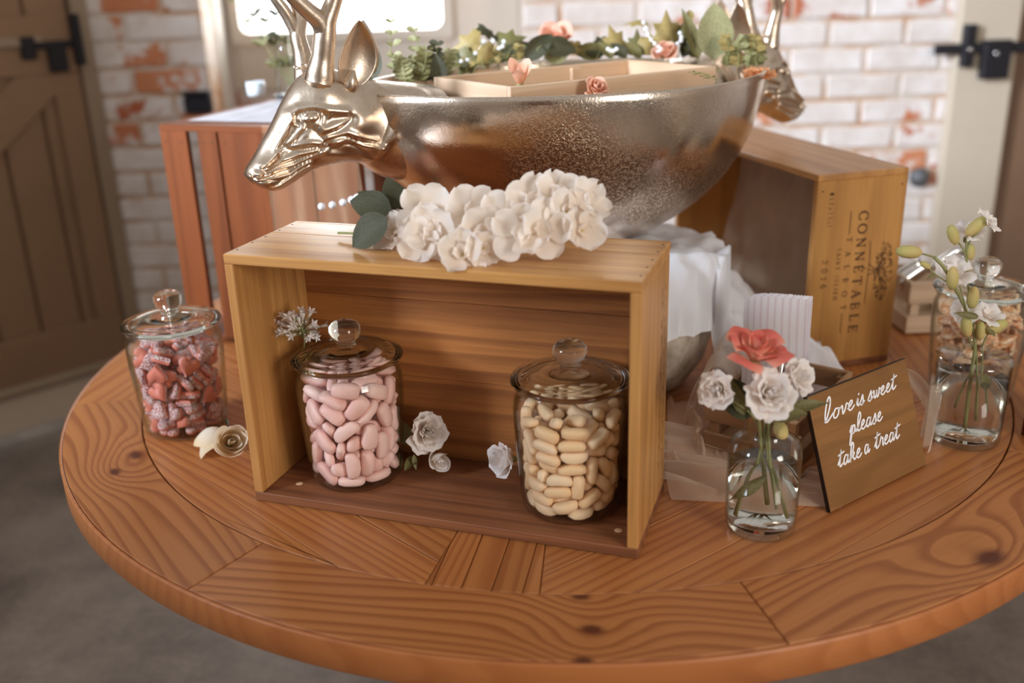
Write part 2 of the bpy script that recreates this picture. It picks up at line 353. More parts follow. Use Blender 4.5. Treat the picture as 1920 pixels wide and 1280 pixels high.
# ================================================================ the room
FZ = -0.66
def quadbox(name, mat, x0, x1, y0, y1, z0, z1, parent=None, bev=0.0, kind=None, M=None):
    me = box_me(x1 - x0, y1 - y0, z1 - z0, bev)
    T = Matrix.Translation(((x0 + x1) / 2, (y0 + y1) / 2, (z0 + z1) / 2))
    o = ob(name, me, parent, (M @ T) if M is not None else T, mat)
    if kind: o['kind'] = kind
    return o
quadbox('floor', M_floor, -3.4, 3.4, -2.6, 3.7, FZ - .1, FZ, kind='structure')
brick_cache = {}
def brick_wall(wname, o, d, length, z0, z1, L=.215, Hh=.066, j=.010, seed=0, cx=1.0):
    """mortar bed with whitewashed bricks standing proud of it; o = lower left corner, d = running direction, n faces the room"""
    rnd = random.Random(seed); d = Vector(d).normalized(); up = Vector((0, 0, 1)); n = d.cross(up)
    o = Vector(o); H = z1 - z0
    M = frame(o + d * length / 2 - n * .06 + up * H / 2, d, up)
    w = ob(wname, box_me(length, H, .12, 0), None, M, M_mortar); w['kind'] = 'structure'
    k = 0; z = z0
    while z < z1 - .02:
        h = min(Hh, z1 - z); x = -(L + j) / 2 if k % 2 else 0.0
        while x < length - .005:
            a, b = max(x, 0.0), min(x + L, length)
            if b - a > .02:
                key = (round(b - a, 3), round(h, 3), rnd.randrange(3))
                if key not in brick_cache:
                    bm = bmesh.new(); bmesh.ops.create_cube(bm, size=1)
                    for v in bm.verts: v.co = Vector((v.co.x * (key[0] - rnd.uniform(0, .004)), v.co.y * (key[1] - rnd.uniform(0, .004)), v.co.z * .03 + (rnd.uniform(-.0015, .0015) if v.co.z > 0 else 0)))
                    bmesh.ops.bevel(bm, geom=[e for e in bm.edges], offset=.005, segments=1, affect='EDGES')
                    brick_cache[key] = b2m(bm, 'brick')
                c = o + d * (a + b) / 2 + up * (z - z0 + h / 2) + n * (-.0085 + rnd.uniform(-.0015, .0015))
                ob('brick', brick_cache[key], w, frame(c, d, up), M_brick)
            x += L + j
        z += Hh + j; k += 1
    return w
XR0, XR1 = -0.871, 0.062       # window recess in the back wall
brick_wall('wall_back_left', (-1.205, 3.0, FZ), (1, 0, 0), XR0 + 1.205, FZ, 0.95, seed=3)
brick_wall('wall_back_right', (XR1, 3.0, FZ), (1, 0, 0), 1.335 - XR1, FZ, 0.95, seed=5)
brick_wall('wall_back_recess', (XR0, 3.26, FZ), (1, 0, 0), XR1 - XR0, FZ, 0.30, seed=9)
quadbox('wall_back_reveal', M_plaster, XR0 - .09, XR0 + .004, 3.125, 3.30, FZ, 1.6, kind='structure', bev=.006)
quadbox('wall_back_jamb', M_plaster, XR1 - .004, XR1 + .09, 3.125, 3.30, FZ, 1.6, kind='structure', bev=.006)
# window: sits in the recess, daylight behind it
def px_y(x, y, Y):
    d = (cr * ((x - 960) / 1836.6) + cu * ((640 - y) / 1836.6) + cf); t = Y / d.y
    return Vector((0, 0, .6262)) + d * t
wx0, wx1, wz0 = -0.845, -0.165, 0.455
wz1 = 1.25
win = empty('window_1', (-0.5, 3.27, wz0)); win['kind'] = 'structure'
def wbox(nm, x0, x1, z0, z1, y0=3.245, y1=3.29, bev=.006): return quadbox(nm, M_winframe, x0, x1, y0, y1, z0, z1, win, bev)
wbox('window_board', XR0 + .004, wx0, .30, 1.6, 3.25, 3.30)
wbox('window_board', wx1, XR1 - .004, .30, 1.6, 3.25, 3.30)
wbox('window_board', wx0, wx1, .30, wz0, 3.25, 3.30)
# opening frame with rounded corners
bm = bmesh.new()
def rr(x0, x1, z0, z1, r, y):
    P = []
    for cx_, cz_, a0 in ((x1 - r, z1 - r, 0), (x0 + r, z1 - r, 90), (x0 + r, z0 + r, 180), (x1 - r, z0 + r, 270)):
        for k in range(7):
            a = math.radians(a0 + 15 * k); P.append(bm.verts.new((cx_ + r * math.cos(a), y, cz_ + r * math.sin(a))))
    return P
A = rr(wx0 - .01, wx1 + .01, wz0 - .01, wz1 + .01, .01, 3.235); B = rr(wx0 + .022, wx1 - .022, wz0 + .022, wz1 - .022, .03, 3.235)
A2 = rr(wx0 - .01, wx1 + .01, wz0 - .01, wz1 + .01, .01, 3.30); B2 = rr(wx0 + .022, wx1 - .022, wz0 + .022, wz1 - .022, .03, 3.30)
n_ = len(A)
for i in range(n_):
    j = (i + 1) % n_
    for a, b in ((A, B), (B, B2), (B2, A2), (A2, A)): bm.faces.new((a[i], a[j], b[j], b[i]))
bmesh.ops.recalc_face_normals(bm, faces=bm.faces)
ob('window_frame', b2m(bm), win, None, M_winframe)
ob('window_pane', box_me(wx1 - wx0 - .04, wz1 - wz0 - .04, .004, 0), win, frame(((wx0 + wx1) / 2, 3.27, (wz0 + wz1) / 2), (1, 0, 0), (0, 0, 1)), M_tglass)
g = G('overcast_sky'); g.t.nodes.remove(g.b); em = g.n('ShaderNodeEmission'); em.inputs[0].default_value = (.95, .97, 1, 1); em.inputs[1].default_value = 4.5; g.l(em.outputs[0], g.out.inputs[0])
quadbox('sky_backdrop', g.m, -1.35, .40, 3.75, 3.77, .1, 2.0, kind='structure')
quadbox('wall_back_upper', M_plaster, XR0, XR1, 3.25, 3.35, 1.35, 1.6, kind='structure')
# left door: planked, standing open at an angle to the wall
D0 = Vector((-1.205, 3.0, 0)); dd = Vector((-.7071, -.7071, 0)); dn = Vector((.7071, -.7071, 0))
door = empty('door_1', (D0.x, D0.y, -.62)); door['kind'] = 'structure'
def dbox(nm, mat, s0, s1, z0, z1, t0, t1, bev=.003, par=None):
    c = D0 + dd * ((s0 + s1) / 2) + dn * ((t0 + t1) / 2) + Vector((0, 0, (z0 + z1) / 2))
    return ob(nm, box_me(s1 - s0, z1 - z0, t1 - t0, bev), par or door, frame(c, dd, (0, 0, 1)), mat)
# jamb
jb = dbox('trim_1', M_paintwood, .0, .045, FZ, 1.3, -.05, .018, par=None); 
for i in range(9): dbox('plank', M_doorwood, .05 + i * .122, .05 + i * .122 + .118, -.48, 1.3, -.03, -.004, .006)
dbox('backing', M_doorwood, .05, 1.14, -.48, 1.3, -.05, -.0305)
dbox('rail', M_doorwood, .05, 1.14, .40, .56, -.006, .012)
dbox('rail', M_doorwood, .05, 1.14, -.49, -.34, -.006, .012)
dbox('stile', M_doorwood, .05, .13, -.34, .40, -.006, .010)
dbox('moulding', M_paintwood, .14, 1.14, .475, .505, .0, .026, .008)
c0 = D0 + dd * .62 + dn * .003 + Vector((0, 0, .02)); 
ob('brace', box_me(1.32, .11, .012, .003), door, frame(c0, (dd * .78 + Vector((0, 0, -.62))), (dd * .62 + Vector((0, 0, .78)))), M_doorwood)
dbox('weatherboard', M_paintwood, .05, 1.14, -.505, -.475, .0, .040, .01)
dbox('bottom_board', M_trimlight, .03, 1.14, -.62, -.505, -.02, .024)
def latch_left():
    t = empty('door_latch', tuple(D0 + dd * .10 + dn * .02 + Vector((0, 0, .48))))
    tag(t, 'black iron door latch on the planked door at the left edge', 'latch')
    f = lambda nm, s0, s1, z0, z1, t0, t1: dbox(nm, M_black, s0, s1, z0, z1, t0, t1, .003, t)
    f('latch_plate', .165, .205, .445, .505, .012, .030); f('latch_bar', .05, .175, .470, .490, .018, .030)
    f('keeper', .035, .06, .42, .56, .014, .040); f('latch_case', .085, .135, .405, .480, .012, .034)
latch_left()
# right hand door frame, door, bolt and knob
quadbox('trim_2', M_trimlight, 1.325, 1.505, 2.965, 3.05, FZ, 1.2, kind='structure', bev=.006)
quadbox('door_2', M_doordark, 1.505, 2.4, 3.0, 3.04, FZ, 1.2, kind='structure', bev=.004)
quadbox('wall_right', M_plaster, 2.4, 2.5, -.2, 3.2, FZ, 1.2, kind='structure')
lt = empty('door_bolt', (1.40, 2.96, .38)); tag(lt, 'black iron sliding bolt across the right door frame', 'bolt')
def lb(nm, x0, x1, z0, z1, y0, y1): return quadbox(nm, M_black, x0, x1, y0, y1, z0, z1, lt, .003)
lb('bolt_bar', 1.255, 1.56, .372, .402, 2.945, 2.962); lb('keeper', 1.335, 1.37, .335, .455, 2.94, 2.966); lb('bolt_case', 1.395, 1.475, .30, .410, 2.935, 2.966)
for x, z in ((1.352, .385), (1.43, .372)):
    s = ob('screw', lathe([(0, .003), (.005, .0025), (.007, 0), (.007, -.003)], 16), lt, frame((x, 2.936, z), (1, 0, 0), (0, 0, 1)), M_steel)
kb = ob('wall_stop', lathe([(0, .028), (.012, .027), (.020, .020), (.027, .014), (.031, .006), (.031, 0)], 20), None, frame((1.268, 2.985, .008), (1, 0, 0), (0, 0, 1)), M_knobm)
tag(kb, 'round grey iron stop on the white brick beside the right door frame', 'door stop')
bx = empty('wall_box', (-.905, 2.97, .29)); tag(bx, 'small black iron box on the brick pillar above the left crate', 'box')
quadbox('case', M_black, -.945, -.868, 2.955, 2.998, .268, .322, bx, .006); quadbox('case_lid', M_black, -.948, -.865, 2.952, 2.998, .322, .332, bx, .003)
# wall behind the camera and to the left: plain, only reflected
quadbox('wall_front', M_plaster, -3.2, 1.1, -2.4, -2.3, FZ, 1.7, kind='structure')
quadbox('dark_reflection_door', M_doordark, -.75, .35, -2.3, -2.25, FZ, 1.35, kind='structure', bev=.01)  # unseen door added so the bowl reflects a dark patch

# ================================================================ round table
TC = Vector((.0946, 1.5952, 0)); RO, RI, TH = .8183, .703, .042
table = empty('round_table', (TC.x, TC.y, FZ)); tag(table, 'round pine table with a ring of planks around a parquet centre', 'table')
def polar(r, a): a = math.radians(a); return Vector((TC.x + r * math.cos(a), TC.y + r * math.sin(a), 0))
def clip(poly, p, n):
    out = []
    for i in range(len(poly)):
        a, b = poly[i], poly[(i + 1) % len(poly)]; da, db = (a - p).dot(n), (b - p).dot(n)
        if da >= 0: out.append(a)
        if (da > 0) != (db > 0) and abs(da - db) > 1e-9: out.append(a + (b - a) * (da / (da - db)))
    return out
def plank_poly(name, poly, ang, top, th, mat, parent, inset=.0005, chamf=.0012):
    """prism from a polygon, local X runs along the grain"""
    if len(poly) < 3: return
    c = sum(poly, Vector()) / len(poly); M = Matrix.Translation((c.x, c.y, top)) @ Matrix.Rotation(math.radians(ang), 4, 'Z'); Mi = M.inverted()
    L = [Mi @ Vector((p.x, p.y, top)) for p in poly]
    ar = sum(L[i].x * L[(i + 1) % len(L)].y - L[(i + 1) % len(L)].x * L[i].y for i in range(len(L)))
    if abs(ar) < 2e-4: return
    if ar < 0: L = L[::-1]
    def ins(P, d):
        out = []
        for i in range(len(P)):
            a, b, cc = P[i - 1], P[i], P[(i + 1) % len(P)]
            e1 = (b - a); e2 = (cc - b)
            if e1.length < 1e-7 or e2.length < 1e-7: out.append(b.copy()); continue
            e1.normalize(); e2.normalize(); n1 = Vector((-e1.y, e1.x, 0)); n2 = Vector((-e2.y, e2.x, 0)); m = (n1 + n2)
            m = m / max(m.length, .3); out.append(b + m * d / max(m.dot(n1), .4))
        return out
    A = ins(L, inset); B = ins(L, inset + chamf)
    bm = bmesh.new(); v0 = [bm.verts.new((p.x, p.y, 0)) for p in B]; v1 = [bm.verts.new((p.x, p.y, -chamf)) for p in A]; v2 = [bm.verts.new((p.x, p.y, -th)) for p in A]
    bm.faces.new(v0); bm.faces.new(v2[::-1])
    for i in range(len(A)):
        j = (i + 1) % len(A); bm.faces.new((v0[i], v1[i], v1[j], v0[j])); bm.faces.new((v1[i], v2[i], v2[j], v1[j]))
    bmesh.ops.recalc_face_normals(bm, faces=bm.faces)
    return ob(name, b2m(bm), parent, M, mat)
# ring planks: eight segments, grain along the chord
knotmap = {}
for i in range(8):
    a0 = -124.6 + i * 45; a1 = a0 + 45 + (1.6 if i == 0 else 0); a0 += (1.6 if i == 1 else 0)
    amid = (a0 + a1) / 2; g0 = amid + 90
    poly = [polar(RO - .004, a0 + (a1 - a0) * k / 22) for k in range(23)] + [polar(RI, a1 + (a0 - a1) * k / 22) for k in range(23)]
    c = sum(poly, Vector()) / len(poly)
    def loc(p):
        v = Vector((p[0], p[1], 0)) - c; t = math.radians(g0); return (v.x * math.cos(t) + v.y * math.sin(t), -v.x * math.sin(t) + v.y * math.cos(t))
    ks = []
    for kp, kr in (((-.542, 1.260), .0085), ((-.554, 1.211), .007), ((.072, .831), .0075), ((.065, .888), .006), ((.060, .783), .006), ((.527, .937), .013)):
        a = math.degrees(math.atan2(kp[1] - TC.y, kp[0] - TC.x)); a = (a - a0) % 360
        if a < (a1 - a0): ks.append((*loc(kp), kr * 1.15))
    m = M_table
    if ks: m = wood('pine_knots_%d' % i, PL, PD, 60, 2.6, .10, rough=.42, spec=.45, fine=.22, blotch=.2, vary=.06, ring=.72, knots=ks)
    plank_poly('ring_plank', poly, g0, 0, TH - .004, m, table)
# inner disc: a radial board with slanting boards either side of it
def sector(a0, a1, r=RI - .0008, n=40): return [Vector((TC.x, TC.y, 0))] + [polar(r, a0 + (a1 - a0) * k / n) for k in range(n + 1)]
def fill(a0, a1, ang, w, off=0):
    S = sector(a0, a1); n = Vector((-math.sin(math.radians(ang)), math.cos(math.radians(ang)), 0))
    ds = [(p - TC).dot(n) for p in S]; k = math.floor((min(ds) - off) / w)
    while k * w + off < max(ds):
        lo, hi = k * w + off, (k + 1) * w + off
        P = clip(clip(S, TC + n * lo, n), TC + n * hi, -n)
        plank_poly('parquet_board', P, ang, -.0008, .03, M_table, table)
        k += 1
fill(-106.5, -96, -101.3, .034, .012)
fill(-180, -106.5, -45.5, .085, .02)
fill(-96, -20, 36.0, .088, .03)
fill(-20, 70, 80, .11); fill(70, 180, -45, .11)
# rim band and structure beneath
prof = [(RO - .004, -.0045), (RO - .002, -.0006), (RO, -.005), (RO, -TH + .004), (RO - .004, -TH), (RO - .06, -TH), (RO - .06, -TH + .0025), (RO - .004, -TH + .003)]
def rim():
    n = 160; vs = []; fs = []
    for i in range(n):
        a = 2 * PI * i / n
        for r, z in ((RO - .0035, -.001), (RO - .001, -.0006), (RO + .0005, -.004), (RO + .0005, -TH + .004), (RO - .003, -TH), (RO - .0035, -TH)): vs.append((r * math.cos(a), r * math.sin(a), z))
    for i in range(n):
        for k in range(6): fs.append((i * 6 + k, ((i + 1) % n) * 6 + k, ((i + 1) % n) * 6 + (k + 1) % 6, i * 6 + (k + 1) % 6))
    me = bpy.data.meshes.new('rim'); me.from_pydata(vs, [], fs); return me
ME = wood('rim_wood', sr(188, 118, 66), sr(150, 78, 34), 60, 1.6, .2, rough=.4, spec=.45, fine=.15, blotch=.3, vary=0, ring=.35)
ob('rim', rim(), table, Matrix.Translation(TC), ME, True)
ob('apron', lathe([(0, -TH), (.66, -TH), (.66, -.11), (.64, -.11), (.64, -TH - .004), (0, -TH - .004)], 48), table, Matrix.Translation(TC), M_table)
ob('pedestal', lathe([(0, -.05), (.16, -.05), (.15, -.08), (.08, -.12), (.07, -.2), (.10, -.3), (.09, -.45), (.13, -.52), (.13, -.6), (0, -.6)], 32), table, Matrix.Translation(TC), M_table)
for k in range(4):
    a = PI / 4 + k * PI / 2; d = Vector((math.cos(a), math.sin(a), 0))
    board('foot', M_table, TC + d * .26 + Vector((0, 0, FZ + .045)), d, d.cross(Vector((0, 0, 1))), .42, .07, .09, table, .006)

# ================================================================ wooden crates
UP = Vector((0, 0, 1))
def nail(parent, c, nrm, r=.0016):
    me = NAIL
    x = UP.cross(nrm); x = x if x.length > .1 else Vector((1, 0, 0))
    ob('nail', me, parent, frame(c, x, Vector(nrm).cross(x)), M_nail)
NAIL = lathe([(0, .0003), (.0015, .0003), (.0018, -.001), (0, -.001)], 8)
# front crate, lying on its long side with the open top towards the camera
O1 = Vector((-.3376, 1.1191, 0)); t1 = math.radians(-19.10); a1 = Vector((math.cos(t1), math.sin(t1), 0)); b1 = Vector((-math.sin(t1), math.cos(t1), 0)); W1, D1, H1, T1 = .5, .1691, .329, .0125
def c1(u, v, z): return O1 + a1 * u + b1 * v + UP * z
cA = empty('wine_crate', tuple(O1), t1); tag(cA, 'open wooden wine crate lying on its side at the front, holding two jars', 'crate')
s = .106
board('top_plank', M_crate, c1(W1 / 2, s / 2, H1 - T1 / 2), a1, b1, W1, s - .0006, T1, cA)
board('top_plank', M_crate, c1(W1 / 2, s + (D1 - .006 - s) / 2, H1 - T1 / 2), a1, b1, W1, D1 - .006 - s, T1, cA)
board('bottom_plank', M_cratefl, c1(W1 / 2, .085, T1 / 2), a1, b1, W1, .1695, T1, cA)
for u in (T1 / 2, W1 - T1 / 2):
    board('side_plank', M_crate, c1(u, (D1 - .006) / 2, H1 / 2), UP, b1, H1 - 2 * T1, D1 - .006, T1, cA)
zz = [T1, .128, .236, H1 - T1]
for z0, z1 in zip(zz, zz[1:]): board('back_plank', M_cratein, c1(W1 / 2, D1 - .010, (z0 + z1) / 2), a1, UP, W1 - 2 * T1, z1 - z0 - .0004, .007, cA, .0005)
board('back_edge_strip', M_crate, c1(W1 / 2, D1 - .003, H1 - .005), a1, b1, W1, .006, .010, cA)
for v in (.022, .055, .085, .118, .150):
    nail(cA, c1(.006, v, H1), UP); nail(cA, c1(W1 - .006, v, H1), UP)
for (x, y) in ((.045, .03), (.07, .13)): pass
for (u, v) in ((.045, .035), (.47, .035)):
    ob('wood_chip', lathe([(0, .0008), (.004, .0006), (.005, 0)], 8), cA, frame(c1(u, v, T1), a1, b1), M_wood_end)
# ---- lettering helper: strokes as flat ribbons on a plane
def ribbon(bm, P, w, caps=True):
    P = [Vector((p[0], p[1], 0)) for p in P]
    ws = w if isinstance(w, (list, tuple)) else [w] * len(P)
    Lf, Rt = [], []
    for i, p in enumerate(P):
        d = P[min(i + 1, len(P) - 1)] - P[max(i - 1, 0)]
        if d.length < 1e-9: d = Vector((1, 0, 0))
        d.normalize(); n = Vector((-d.y, d.x, 0)) * ws[i] / 2
        Lf.append(bm.verts.new(p + n)); Rt.append(bm.verts.new(p - n))
    for i in range(len(P) - 1): bm.faces.new((Rt[i], Rt[i + 1], Lf[i + 1], Lf[i]))
    if caps:
        for i in (0, -1):
            c = bm.verts.new(P[i]); r = ws[i] / 2; ring = [bm.verts.new(P[i] + Vector((r * math.cos(k * PI / 5), r * math.sin(k * PI / 5), 0))) for k in range(10)]
            for k in range(10): bm.faces.new((c, ring[k], ring[(k + 1) % 10]))
def arc(cx, cy, rx, ry, a0, a1, n=14): return [(cx + rx * math.cos(math.radians(a0 + (a1 - a0) * k / n)), cy + ry * math.sin(math.radians(a0 + (a1 - a0) * k / n))) for k in range(n + 1)]
K, N_ = .19, .10   # thick, thin strokes
SER = {  # width, [(points, weight)]
 'C': (.82, [(arc(.47, .5, .42, .5, 42, 318, 20), 'c'), ([(.80, .66), (.80, .92)], N_), ([(.80, .10), (.80, .32)], N_)]),
 'O': (.95, [(arc(.47, .5, .42, .48, 0, 360, 26), 'c')]),
 'N': (.95, [([(.16, 0), (.16, 1)], N_), ([(.14, .98), (.80, .02)], K), ([(.80, 0), (.80, 1)], N_), ([(.02, .98), (.22, .98)], N_), ([(.66, .98), (.94, .98)], N_), ([(.04, .02), (.28, .02)], N_)]),
 'E': (.78, [([(.18, 0), (.18, 1)], K), ([(.05, .98), (.68, .98)], N_), ([(.05, .02), (.70, .02)], N_), ([(.18, .52), (.52, .52)], N_), ([(.67, .98), (.67, .76)], N_), ([(.69, .02), (.69, .26)], N_), ([(.52, .42), (.52, .62)], N_)]),
 'T': (.85, [([(.42, 0), (.42, 1)], K), ([(.04, .98), (.80, .98)], N_), ([(.05, .98), (.05, .76)], N_), ([(.79, .98), (.79, .76)], N_), ([(.26, .02), (.58, .02)], N_)]),
 'A': (.92, [([(.12, .02), (.45, 1)], N_), ([(.45, 1), (.80, .02)], K), ([(.25, .36), (.66, .36)], N_), ([(.0, .02), (.26, .02)], N_), ([(.62, .02), (.94, .02)], N_)]),
 'B': (.80, [([(.18, 0), (.18, 1)], K), ([(.05, .98), (.40, .98)] + arc(.40, .755, .22, .225, 90, -90, 8) + [(.18, .53)], .09), ([(.18, .53), (.42, .53)] + arc(.42, .275, .27, .255, 90, -90, 8) + [(.05, .02)], .10)]),
 'L': (.74, [([(.18, 0), (.18, 1)], K), ([(.04, .98), (.34, .98)], N_), ([(.04, .02), (.68, .02)], N_), ([(.67, .02), (.67, .28)], N_)]),
 'S': (.62, [(arc(.31, .74, .22, .24, 30, 270, 10) + arc(.31, .26, .24, .24, 90, -150, 10), .12)]),
 'I': (.38, [([(.19, 0), (.19, 1)], K), ([(.05, .98), (.33, .98)], N_), ([(.05, .02), (.33, .02)], N_)]),
 'U': (.88, [([(.18, 1), (.18, .3)] + arc(.44, .3, .26, .30, 180, 360, 10) + [(.70, 1)], .11), ([(.04, .98), (.32, .98)], N_), ([(.58, .98), (.84, .98)], N_)]),
 'J': (.50, [([(.32, 1), (.32, .15)] + arc(.17, .15, .15, .2, 0, -120, 6), .12), ([(.18, .98), (.46, .98)], N_)]),
 '-': (.45, [([(.08, .42), (.38, .42)], .1)]),
 '2': (.62, [(arc(.30, .72, .22, .26, 170, -30, 10) + [(.06, .04), (.56, .04)], .12)]),
 '0': (.66, [(arc(.32, .5, .25, .48, 0, 360, 20), .12)]),
 '1': (.45, [([(.08, .8), (.24, .98), (.24, .02)], .13), ([(.08, .02), (.40, .02)], N_)]),
 '6': (.64, [([(.50, .98)] + arc(.38, .42, .30, .55, 105, 180, 6) + arc(.31, .30, .23, .29, 180, 540, 18), .12)]),
 'e': (.66, [(arc(.32, .5, .28, .46, 10, 330, 16), .16), ([(.04, .52), (.60, .52)], .10), (arc(.32, .5, .12, .2, 0, 360, 8), .16)]),
 'x': (.50, [([(.05, 0), (.45, .62)], .10), ([(.05, .62), (.45, 0)], .10)]),
 '7': (.58, [([(.05, .95), (.52, .95), (.22, 0)], .12)]),
 '5': (.58, [([(.50, .96), (.14, .96), (.11, .56)] + arc(.28, .32, .22, .30, 120, -140, 12), .11)]),
 'c': (.48, [(arc(.28, .30, .20, .29, 50, 310, 10), .11)]),
 'l': (.22, [([(.1, 0), (.1, 1)], .12)]),
 ' ': (.4, []),
}
def serif_text(bm, s, along0, along1, base, h, acc=None):
    """text between along0 and along1 (metres along the reading direction), letters of height h on the line y=base"""
    tot = sum(SER[c][0] for c in s); avail = along1 - along0
    natural = tot * h * 1.0; gap = (avail - natural) / max(len(s) - 1, 1); x = along0
    sx = h
    if gap < 0: sx = avail / tot / 1.02; gap = (avail - tot * sx) / max(len(s) - 1, 1)
    for i, c in enumerate(s):
        w, st = SER[c]
        for pts, wt in st:
            P = [(x + px * sx, base + py * h) for px, py in pts]
            if wt == 'c':
                ws = []
                for k in range(len(P)):
                    q = pts[k]; ws.append(h * (.10 + .10 * abs((q[0] - .47) / .42) ** 1.5))
            else: ws = wt * h
            ribbon(bm, P, ws, False)
        if acc == i: ribbon(bm, [(x + .28 * sx, base + 1.10 * h), (x + .50 * sx, base + 1.30 * h)], .1 * h)
        x += w * sx + gap
# upright crate on the right, printed end towards the camera, open side facing left
O2 = Vector((.4765, 1.4862, 0)); t2 = math.radians(15.54); a2 = Vector((math.cos(t2), math.sin(t2), 0)); b2 = Vector((-math.sin(t2), math.cos(t2), 0)); W2, D2, H2, T2 = .1618, .50, .3256, .012
def c2(u, v, z): return O2 + a2 * u + b2 * v + UP * z
cB = empty('wine_crate', tuple(O2), t2); tag(cB, 'wooden wine crate standing upright at the right with brown printed lettering and a tree emblem', 'crate')
board('end_plank', M_end, c2(W2 / 2, T2 / 2, H2 / 2), UP, -a2, H2 - 2 * .010, W2, T2, cB)
board('end_plank', M_end, c2(W2 / 2, D2 - T2 / 2, H2 / 2), UP, -a2, H2 - 2 * .010, W2, T2, cB)
for z in (.005, H2 - .005): board('long_plank', M_crate if z > .1 else M_cratefl, c2(W2 / 2, D2 / 2, z), b2, -a2, D2, W2, .010, cB)
for z0, z1 in ((.010, .110), (.110, .215), (.215, H2 - .010)): board('bottom_plank', M_grey, c2(W2 - .005, D2 / 2, (z0 + z1) / 2), b2, UP, D2 - 2 * T2, z1 - z0 - .0005, .008, cB, .0005)
# print: local x = reading direction (down the face), local y = towards the right edge
def face2(): return frame(c2(0, -.0004, H2), -UP, a2)
def pr(nm, f, lab=None):
    bm = bmesh.new(); f(bm); o = ob(nm, b2m(bm), cB, face2() , M_ink)
    if lab: o['label'] = lab
    return o
H = H2
pr('printed_name', lambda bm: serif_text(bm, 'CONNETABLE', H - .2625, H - .0600, .0785, .0165, acc=4), 'large brown printed capitals')
pr('printed_name', lambda bm: serif_text(bm, 'TALBOT', H - .2225, H - .1015, .0600, .0095), 'smaller widely spaced brown capitals')
pr('printed_rule', lambda bm: ribbon(bm, [(H - .264, .0635), (H - .228, .0635)], .0013, False)); pr('printed_rule', lambda bm: ribbon(bm, [(H - .096, .0635), (H - .061, .0635)], .0013, False))
pr('printed_place', lambda bm: serif_text(bm, 'SAINT-JULIEN', H - .206, H - .120, .0445, .0066), 'small brown capitals')
pr('printed_year', lambda bm: serif_text(bm, '2016', H - .189, H - .142, .0190, .0105), 'brown printed year')
pr('printed_volume', lambda bm: serif_text(bm, 'e12x75cl', H - .297, H - .243, .0225, .0075), 'small brown volume mark')
def tree(bm):
    rn = random.Random(4); cx, base, top = H - .163, .103, .149
    for k in range(3): ribbon(bm, [(cx - .012 + k * .010, base + .002), (cx - .003 + k * .003, base + .012), (cx - .002 + k * .002, base + .024)], .0016, False)
    ribbon(bm, [(cx - .05, base), (cx - .02, base + .003), (cx + .02, base + .002), (cx + .055, base + .001)], .0012, False)
    for k in range(170):
        a = rn.uniform(0, 2 * PI); r = math.sqrt(rn.random()); x = cx + .050 * r * math.cos(a) + .004; y = base + .030 + .017 * r * math.sin(a)
        if y < base + .006: continue
        q = rn.uniform(.0010, .0028); a2_ = rn.uniform(0, 2 * PI); ribbon(bm, arc(x, y, q, q * .8, math.degrees(a2_), math.degrees(a2_) + 200, 5), .0009, False)
    for k in range(9):
        x = cx - .04 + k * .010; ribbon(bm, [(cx, base + .018), ((cx + x) / 2, base + .026), (x, base + .036 - abs(k - 4) * .0018)], .0009, False)
pr('printed_emblem', tree, 'brown printed oak tree emblem')
for u in (.010, W2 - .010):
    for z in (.02, .30): nail(cB, c2(u, 0, z), -b2)
# stamped marks on the right side of the front crate (too faint to read)
bm = bmesh.new(); rn = random.Random(12)
for col, x0 in ((0, .118), (1, .140)):
    z = .285
    while z > .05:
        h = rn.uniform(.006, .013)
        ribbon(bm, [(z, x0 + rn.uniform(-.003, .003)), (z - h * .4, x0 + rn.uniform(-.004, .004)), (z - h, x0 + rn.uniform(-.003, .003))], .0012, False)
        z -= h + rn.uniform(.002, .010) * (1 if col else 2.2)
M = frame(c1(W1 + .0003, 0, 0), UP, b1); 
me = b2m(bm); 
mk = ob('stamped_marks', me, cA, frame(c1(W1 + .0004, 0, 0), UP, b1), M_ink); mk['label'] = 'faint dark stamped marks'
# left crate: slatted fruit crate stood on end
O3 = Vector((-.607, 1.745, 0)); t3 = math.radians(-20.3); a3 = Vector((math.cos(t3), math.sin(t3), 0)); b3 = Vector((-math.sin(t3), math.cos(t3), 0)); W3, D3, H3 = .385, .36, .40
def c3(u, v, z): return O3 + a3 * u + b3 * v + UP * z
cC = empty('slatted_crate', tuple(O3), t3); tag(cC, 'tall reddish slatted crate standing at the left behind the deer head', 'crate')
sl = [(0, .056), (.078, .118), (.121, .212), (.215, .300), (.303, W3)]
for k, (u0, u1) in enumerate(sl):
    board('slat', M_orange, c3((u0 + u1) / 2, .005, H3 / 2 - .004), UP, -a3, H3 - .012, u1 - u0, .010, cC)
    for uu in (u0 + .012, u1 - .012):
        nail(cC, c3(uu, 0, H3 - .03), -b3)
for k, (v0, v1) in enumerate(((.0, .115), (.118, .235), (.238, D3))):
    board('top_plank', M_orange, c3(W3 / 2, (v0 + v1) / 2, H3 - .006), a3, b3, W3, v1 - v0, .011, cC)
    board('bottom_plank', M_orange, c3(W3 / 2, (v0 + v1) / 2, .006), a3, b3, W3, v1 - v0, .011, cC)
for v in (.020, D3 - .02): 
    for u in (.012, W3 - .012): board('corner_post', M_orange, c3(u, v, H3 / 2), UP, a3, H3 - .024, .02, .02, cC)
board('back_slat', M_orange, c3(.30, D3 - .005, H3 / 2), UP, -a3, H3 - .012, .15, .009, cC)
